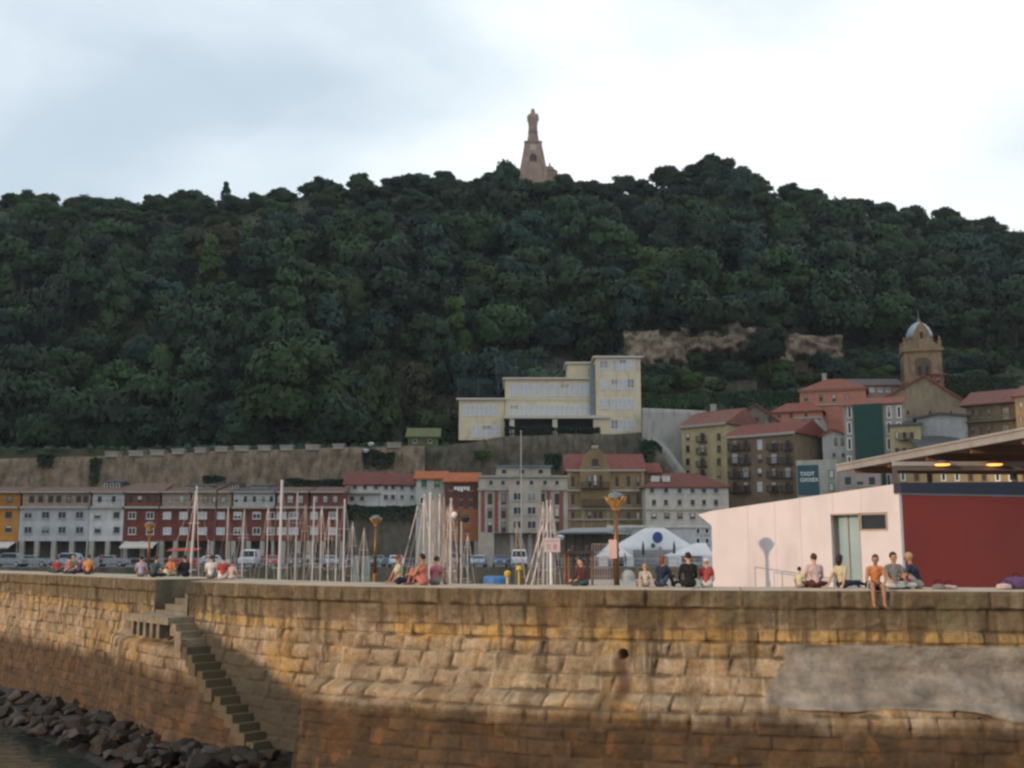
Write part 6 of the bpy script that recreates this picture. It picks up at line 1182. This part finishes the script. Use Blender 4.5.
# ------------------------------------------------------------------ boats: only their masts rise above the wall
alu = [M('mast_pale', (.42, .38, .35), .4, (.36, .32, .30), 2, metal=.2), M('mast_white', (.50, .46, .44), .5, (.43, .40, .38), 2), M('mast_wood', (.34, .24, .16), .6, (.28, .19, .13), 2)]
hullm = [M('hull_white', (.65, .66, .66), .3), M('hull_blue', (.05, .10, .22), .3), M('hull_cream', (.55, .52, .44), .35)]; wire = M('rigging_wire', (.35, .33, .32), .4, metal=.5)
def hull_mesh(k):
    L = 8.5; n = 18; prof = []; V = []
    for i in range(n+1):
        t = i/n; x = -L/2+L*t; b = 1.35*(math.sin(math.pi*min(1, t*.62+.30)))**.8*(1 if t < .55 else (1-((t-.55)/.45)**2.2)); b = max(b, .03); sh = .95+.3*(t-.4)**2*2.2; kz = -.35*(1-t**4)
        for a in range(9): th = math.pi*a/8; V.append((x, -b*math.cos(th)*(1 if abs(math.cos(th)) > .99 else .98), sh-(sh-kz)*math.sin(th)**.75))
    Fq = [(i*9+a, (i+1)*9+a, (i+1)*9+a+1, i*9+a+1) for i in range(n) for a in range(8)]
    Fq += [(i*9, i*9+8, (i+1)*9+8, (i+1)*9) for i in range(n)]; me = npmesh('hull', V, Fq, [hullm[k]], False); return me
HM = [hull_mesh(k) for k in range(3)]
cabm = MB(); cabm.prismx([(-.7, .8), (.7, .8), (.55, 1.35), (-.55, 1.35)], -1.8, 1.2); CAB = cabm.mesh('cabin', white)
def yacht(px, pyt, D, wpx, label, mk=0, lean=0.0, hk=0, stays=True, boom=True, rz=None, r0=None):
    P = at(px, 580, D); T = at(px, pyt, D); z0 = -6.0; H_ = T.z-z0; wpx = wpx*(.74 if px < 400 else .86); r = empty('sailboat', (P.x, D, z0), R(rz if rz is not None else random.uniform(60, 120)), label, 'sailboat', 'sailboats moored in the harbour, seen by their masts')
    link('hull', HM[hk % 3], r); link('cabin', CAB, r); ra = max(.05, wpx*D/F/2); ang = r.rotation_euler.z; lx = lean; c, s_ = math.cos(-ang), math.sin(-ang); tip = (lx*c, lx*s_, H_)
    m = MB(); m.tube((0, 0, .9), tip, ra, ra*.8, 10); m.build('mast', alu[mk], r)
    for f in (.55, .8):
        if H_ > 7: m = MB(); m.tube((tip[0]*f, -.45+tip[1]*f, H_*f), (tip[0]*f, .45+tip[1]*f, H_*f), .018, n=6); m.build('spreader', alu[mk], r)
    if boom: m = MB(); m.tube((0, 0, 2.1), (-3.2, .1, 2.2), .09, n=8); m.build('boom', alu[mk], r); m = MB(); m.tube((-.2, 0, 2.28), (-3.0, .1, 2.36), .15, .10, n=8); m.build('furled_sail', M('sail_cover', (.10, .16, .30), .8) if hk == 1 else M('sail_cover_white', (.55, .55, .52), .8), r)
    if stays:
        m = MB()
        for a in ((4.1, 0, 1.1), (-4.1, 0, 1.0), (0, -1.25, .95), (0, 1.25, .95)): m.tube(a, tip, .014, n=4)
        m.build('rigging', wire, r)
    return r
# (px, top y, D, width px, label)
YA = [(187, 486, 66, 3.6, 'sailboat with a thick pale mast in front of the teal attic windows', 1, .35), (225.5, 508, 92, 1.6, 'sailboat with a thin mast before the beige attic house', 0, 0), (242, 509, 95, 1.2, 'sailboat with the thinnest mast right of the bare dark pole', 0, 0), (279, 480, 64, 4.4, 'sailboat with the thickest tall pale mast in front of the brick arcades', 1, 0), (241.5, 512, 90, 1.8, 'sailboat with a short mast over the white van', 1, 0), (295, 492, 84, 2.2, 'sailboat with slim pale mast, first right of the thickest one', 0, 0), (312, 497, 86, 2.0, 'sailboat with slim mast, second right of the thickest one', 1, 0), (320, 506, 88, 1.8, 'sailboat with slim mast, third right of the thickest one', 0, 0), (335.5, 508, 88, 2.0, 'sailboat with slim mast near the corner of the last brick house', 1, 0), (343, 499, 82, 2.6, 'sailboat with pale mast exactly at the corner of the last brick house', 1, 0), (351.5, 522, 90, 1.8, 'sailboat with short mast before the stone terrace wall', 0, 0), (363, 528, 94, 1.4, 'sailboat with the shortest mast, just left of the middle bronze lamp', 0, 0),
 (423.5, 494, 72, 2.8, 'sailboat with leftmost mast of the dense cluster', 1, 0), (429.5, 492, 70, 3.8, 'sailboat with thickest mast of the dense cluster', 1, 0), (435, 496, 78, 2.4, 'sailboat with wooden mast in the dense cluster', 2, 0), (439, 494, 80, 2.4, 'sailboat with pale slim mast in the middle of the dense cluster', 0, 0), (443.5, 497, 84, 2.2, 'sailboat with fine mast right of the cluster middle', 2, 0), (450.5, 498, 74, 3.0, 'sailboat with white mast at the right of the dense cluster', 1, 0), (456.5, 526, 80, 1.6, 'sailboat with short brownish mast below the burnt orange wall', 2, 0), (449, 530, 88, 1.4, 'sailboat with short mast hidden among the cluster', 0, 0),
 (534, 520, 86, 1.6, 'sailboat with short mast left of the notice board', 2, -1.4), (543.5, 502, 80, 2.4, 'sailboat with mast over the left edge of the notice board', 0, 0), (547.5, 500, 76, 2.2, 'sailboat with pale pink mast right behind the notice board', 1, 0), (551, 500, 79, 2.2, 'sailboat with slim white mast behind the notice board post', 1, 0), (555, 518, 90, 1.2, 'sailboat with thin wooden mast right of the notice board', 2, 0), (266, 506, 96, 1.5, 'sailboat with fine mast just left of the thickest mast', 0, 0), (287, 512, 98, 1.3, 'sailboat with fine mast tucked right beside the thickest mast', 2, 0), (303.5, 504, 92, 1.6, 'sailboat with fine brown mast between the first and second slim masts', 2, 0), (327.5, 514, 95, 1.5, 'sailboat with fine mast before the last brick house', 0, 0), (426.5, 503, 86, 1.6, 'sailboat with fine brown mast between the two leftmost cluster masts', 2, 0), (432.5, 500, 84, 1.5, 'sailboat with fine pale mast behind the thickest cluster mast', 0, 0), (447, 506, 88, 1.6, 'sailboat with fine brown mast beside the right cluster mast', 2, 0), (461, 522, 84, 1.8, 'sailboat with pale mast under the dark lantern', 1, 0), (467.5, 534, 92, 1.2, 'sailboat with short thin mast farthest right of the cluster', 0, 0), (538.5, 528, 90, 1.3, 'sailboat with short fine mast behind the slanting spars', 0, 0), (207, 540, 100, 1.2, 'sailboat with very short mast over the white shirted person', 0, 0)]
for i, (px, pt, D, wp, lb, mk, ln) in enumerate(YA): yacht(px, pt, D, wp, lb, mk, ln, i)
# leaning derrick spars by the notice board and by the cluster
for px0, py0, px1, py1, D, lb in ((527, 580, 543, 524, 88, 'slanting spar left of the notice board, lower one'), (533, 580, 548, 520, 87, 'slanting spar left of the notice board, upper one'), (404, 560, 418, 506, 92, 'thin slanting spar left of the dense mast cluster')):
    a, b = at(px0, py0, D), at(px1, py1, D); d = (a-b).normalized(); a = a+d*4; m = MB(); m.tube((0, 0, 0), b-a, *((.035, .03) if px0 == 404 else (.075, .05)), 8); o = m.build('leaning_spar', alu[0]); o.location = a; tag(o, lb, 'spar')
# notice board
def board():
    D = 45; P = at(551, 585, D); r = empty('notice_board', (P.x, D, -4.5), 0, 'pale pink square notice board with digits on a white post', 'sign'); m = MB(); H_ = zc(540, D)+4.5; m.tube((0, 0, 0), (0, 0, H_), .055, n=10); m.build('post', white, r); a, b = at(544, 552, D), at(560, 538, D); x0, x1, z0, z1 = a.x-P.x, b.x-P.x, a.z+4.5, b.z+4.5
    m = MB(); m.box(x0, x1, -.09, -.06, z0, z1); m.build('panel', M('board_pink', (.50, .40, .40), .6, (.46, .37, .37), 2), r); ln = MB(); ln.box(x0+.04, x1-.04, -.094, -.09, z1-.11, z1-.09); ln.box(x0+.04, x1-.08, -.094, -.09, z1-.16, z1-.145); ln.build('text_line', M('board_ink', (.25, .20, .22), .7), r)
    for tx, dx, col in (('0', .10, (.30, .27, .28)), ('8', .36, (.42, .16, .18))):
        cu = bpy.data.curves.new('t', 'FONT'); cu.body = tx; cu.size = .32; cu.extrude = .006; to = bpy.data.objects.new('t', cu); COL.objects.link(to); me = bpy.data.meshes.new_from_object(to.evaluated_get(bpy.context.evaluated_depsgraph_get())); bpy.data.objects.remove(to); me.name = 'digit'; me.materials.clear(); me.materials.append(M('digit_'+tx.replace('0', 'grey').replace('8', 'red'), col, .6)); o = link('digit', me, r, (x0+dx, -.1, z0+.10)); o.rotation_euler = (math.pi/2, 0, 0)
board()
# rusty mooring piles with a cross bar
pile = M('rusty_pile', (.24, .11, .055), .8, (.10, .06, .04), 1.5); dkpile = M('tarred_pile', (.06, .05, .045), .8, (.03, .03, .03), 2)
def piles():
    D = 58
    for i, (px, pt, w_, mt, lb) in enumerate([(565, 553, 3, pile, 'rusty mooring pile, first from the left beside the notice board'), (569, 549, 3, pile, 'orange rusty mooring pile, second from the left'), (573, 545, 3, dkpile, 'dark mooring pile with a cap, left of the seated maroon figure'), (578, 556, 2.4, pile, 'short rusty mooring pile behind the maroon figure'), (587, 545, 3, dkpile, 'dark mooring pile with a cap, right of the seated maroon figure'), (592, 555, 2.6, pile, 'rusty mooring pile at the right end of the group')]):
        a = at(px, pt, D); r_ = w_*D/F/2; m = MB(); m.lathe([(r_, 0), (r_, a.z+6.9), (r_*.5, a.z+7.0)], 12); m.lathe([(r_*1.35, a.z+6.7), (r_*1.35, a.z+6.85)], 12); o = m.build('mooring_pile', mt); o.location = (a.x, D, -7); tag(o, lb, 'pile')
    a, b = at(563, 554, D), at(594, 555, D); m = MB(); m.box(0, b.x-a.x, -.12-.2, -.2, 0, .16); o = m.build('cross_bar', dkpile); o.location = (a.x, D, a.z); tag(o, 'dark horizontal bar joining the mooring piles', 'beam')
    a, b = at(592, 556, 60), at(612, 544, 60); r = empty('mesh_gate', (a.x, 60, a.z-1.5), 0, 'pinkish wire mesh gate between mooring piles and the tallest lamp', 'gate'); m = MB(); L = b.x-a.x; H_ = b.z-a.z+1.5
    for i in range(9): m.box(L*i/8-.012, L*i/8+.012, -.012, .012, 0, H_)
    for j in range(6): m.box(0, L, -.012, .012, H_*j/5-.012, H_*j/5+.012)
    m.build('wire_mesh', M('pink_wire', (.45, .36, .36), .6), r)
piles()
# small things on the harbour pontoon: blue tub, yellow bollards
def small(px, pt, D, prof, mat, name, label, cat):
    a = at(px, pt, D); zt = a.z; m = MB(); H_ = zt+6; prof = [(prof[0][0], -H_-.5)]+prof[1:]; m.lathe([(r, H_+dz) for r, dz in prof], 14); o = m.build(name, mat); o.location = (a.x, D, -6); tag(o, label, cat)
small(497, 576, 50, [(.5, -2.4), (.62, -.1), (.55, 0), (.45, -.02)], M('blue_plastic', (.05, .16, .38), .5), 'blue_tub', 'blue tub between dense mast cluster and yellow hydrant', 'tub')
small(507.5, 571, 48, [(.06, -3), (.06, -.25), (.12, -.2), (.15, -.05), (.08, 0), (.02, .02)], M('yellow_paint', (.62, .42, .04), .5), 'yellow_bollard', 'yellow headed white post right of the blue tub', 'bollard')
small(519, 566, 62, [(.05, -3), (.05, -.25), (.17, -.2), (.14, -.02), (.02, .02)], M('yellow_paint', (.62, .42, .04), .5), 'yellow_bollard', 'second yellow headed post, farther back and right of the first', 'bollard')
small(628, 570, 80, [(.5, -3.2), (.5, -.4), (.42, -.2), (.2, 0)], M('grey_plastic', (.30, .33, .33), .6), 'grey_container', 'grey green container right of the tallest lamp', 'container')
# street lamps and poles in the background
def lamp_bg(px, pt, D, zb, kind, label, name='street_lamp'):
    a = at(px, pt, D); H_ = a.z-zb; r = empty(name, (a.x, D, zb), 0, label, 'street lamp' if name == 'street_lamp' else 'pole'); m = MB(); m.tube((0, 0, 0), (0, 0, H_), .11 if D > 120 else .07, .07 if D > 120 else .05, 8); m.build('pole', rail_m if kind != 'white' else offw, r)
    if kind == 'twin':
        for sg, dz in ((-.9, -1.2), (.0, .0)): m = MB(); m.lathe([(.1, -.1), (.42, .1), (.62, .45), (.4, .62), (.02, .7)], 12, (sg, 0, H_+dz)); m.build('lamp_head', M('lamp_white', (.55, .58, .6), .5), r); q = MB(); q.tube((0, 0, H_+dz-.5), (sg, 0, H_+dz), .05, n=6); q.build('arm', rail_m, r)
    elif kind == 'globe': m = MB(); m.lathe([(.06, -.05), (.16, .05), (.2, .2), (.14, .33), (.02, .38)], 12, (-.3, 0, H_-.3)); m.build('lamp_globe', M('globe_white', (.68, .68, .62), .4), r); q = MB(); q.tube((0, 0, H_-.2), (-.3, 0, H_-.3), .03, n=6); q.tube((0, 0, H_-.2), (.35, 0, H_-.3), .03, n=6); q.build('arm', rail_m, r); m = MB(); m.lathe([(.16, -.2), (.3, .1), (.14, .3)], 10, (.4, 0, H_-.4)); m.build('dark_lantern', rail_m, r)
    elif kind == 'arm': m = MB(); m.tube((0, 0, H_), (.9, 0, H_+.35), .05, n=6); m.build('arm', rail_m, r); m = MB(); m.box(.7, 1.5, -.12, .12, H_+.28, H_+.42); m.build('lamp_head', rail_m, r)
lamp_bg(371, 446, 198, QZ, 'twin', 'tall lamp with two white heads rising above the white cottages'); lamp_bg(459, 513, 70, -6, 'globe', 'lamp with white globe and dark lantern right of the mast cluster'); lamp_bg(217, 490, 60, -6, 'arm', 'tall dark pole with short arm between brick houses and masts', 'dark_pole'); lamp_bg(521, 430, 174, QZ, 'white', 'thin white flagpole over the beige apartment block', 'flagpole')
lamp_bg(560, 540, 150, QZ, 'twin', 'low lamp with pale heads before the glass pavilion')
# haze over the harbour
hz = MB(); hz.box(-420, 420, -25, 520, -9.5, 190); hm = bpy.data.materials.new('haze_air'); hm.use_nodes = True; nt = hm.node_tree; nt.nodes.clear(); ou = nt.nodes.new('ShaderNodeOutputMaterial'); pv = nt.nodes.new('ShaderNodeVolumePrincipled'); pv.inputs['Color'].default_value = (.80, .90, 1, 1); pv.inputs['Density'].default_value = .00010; nt.links.new(pv.outputs[0], ou.inputs['Volume'])
tag(hz.build('haze', [hm]), kind='stuff')
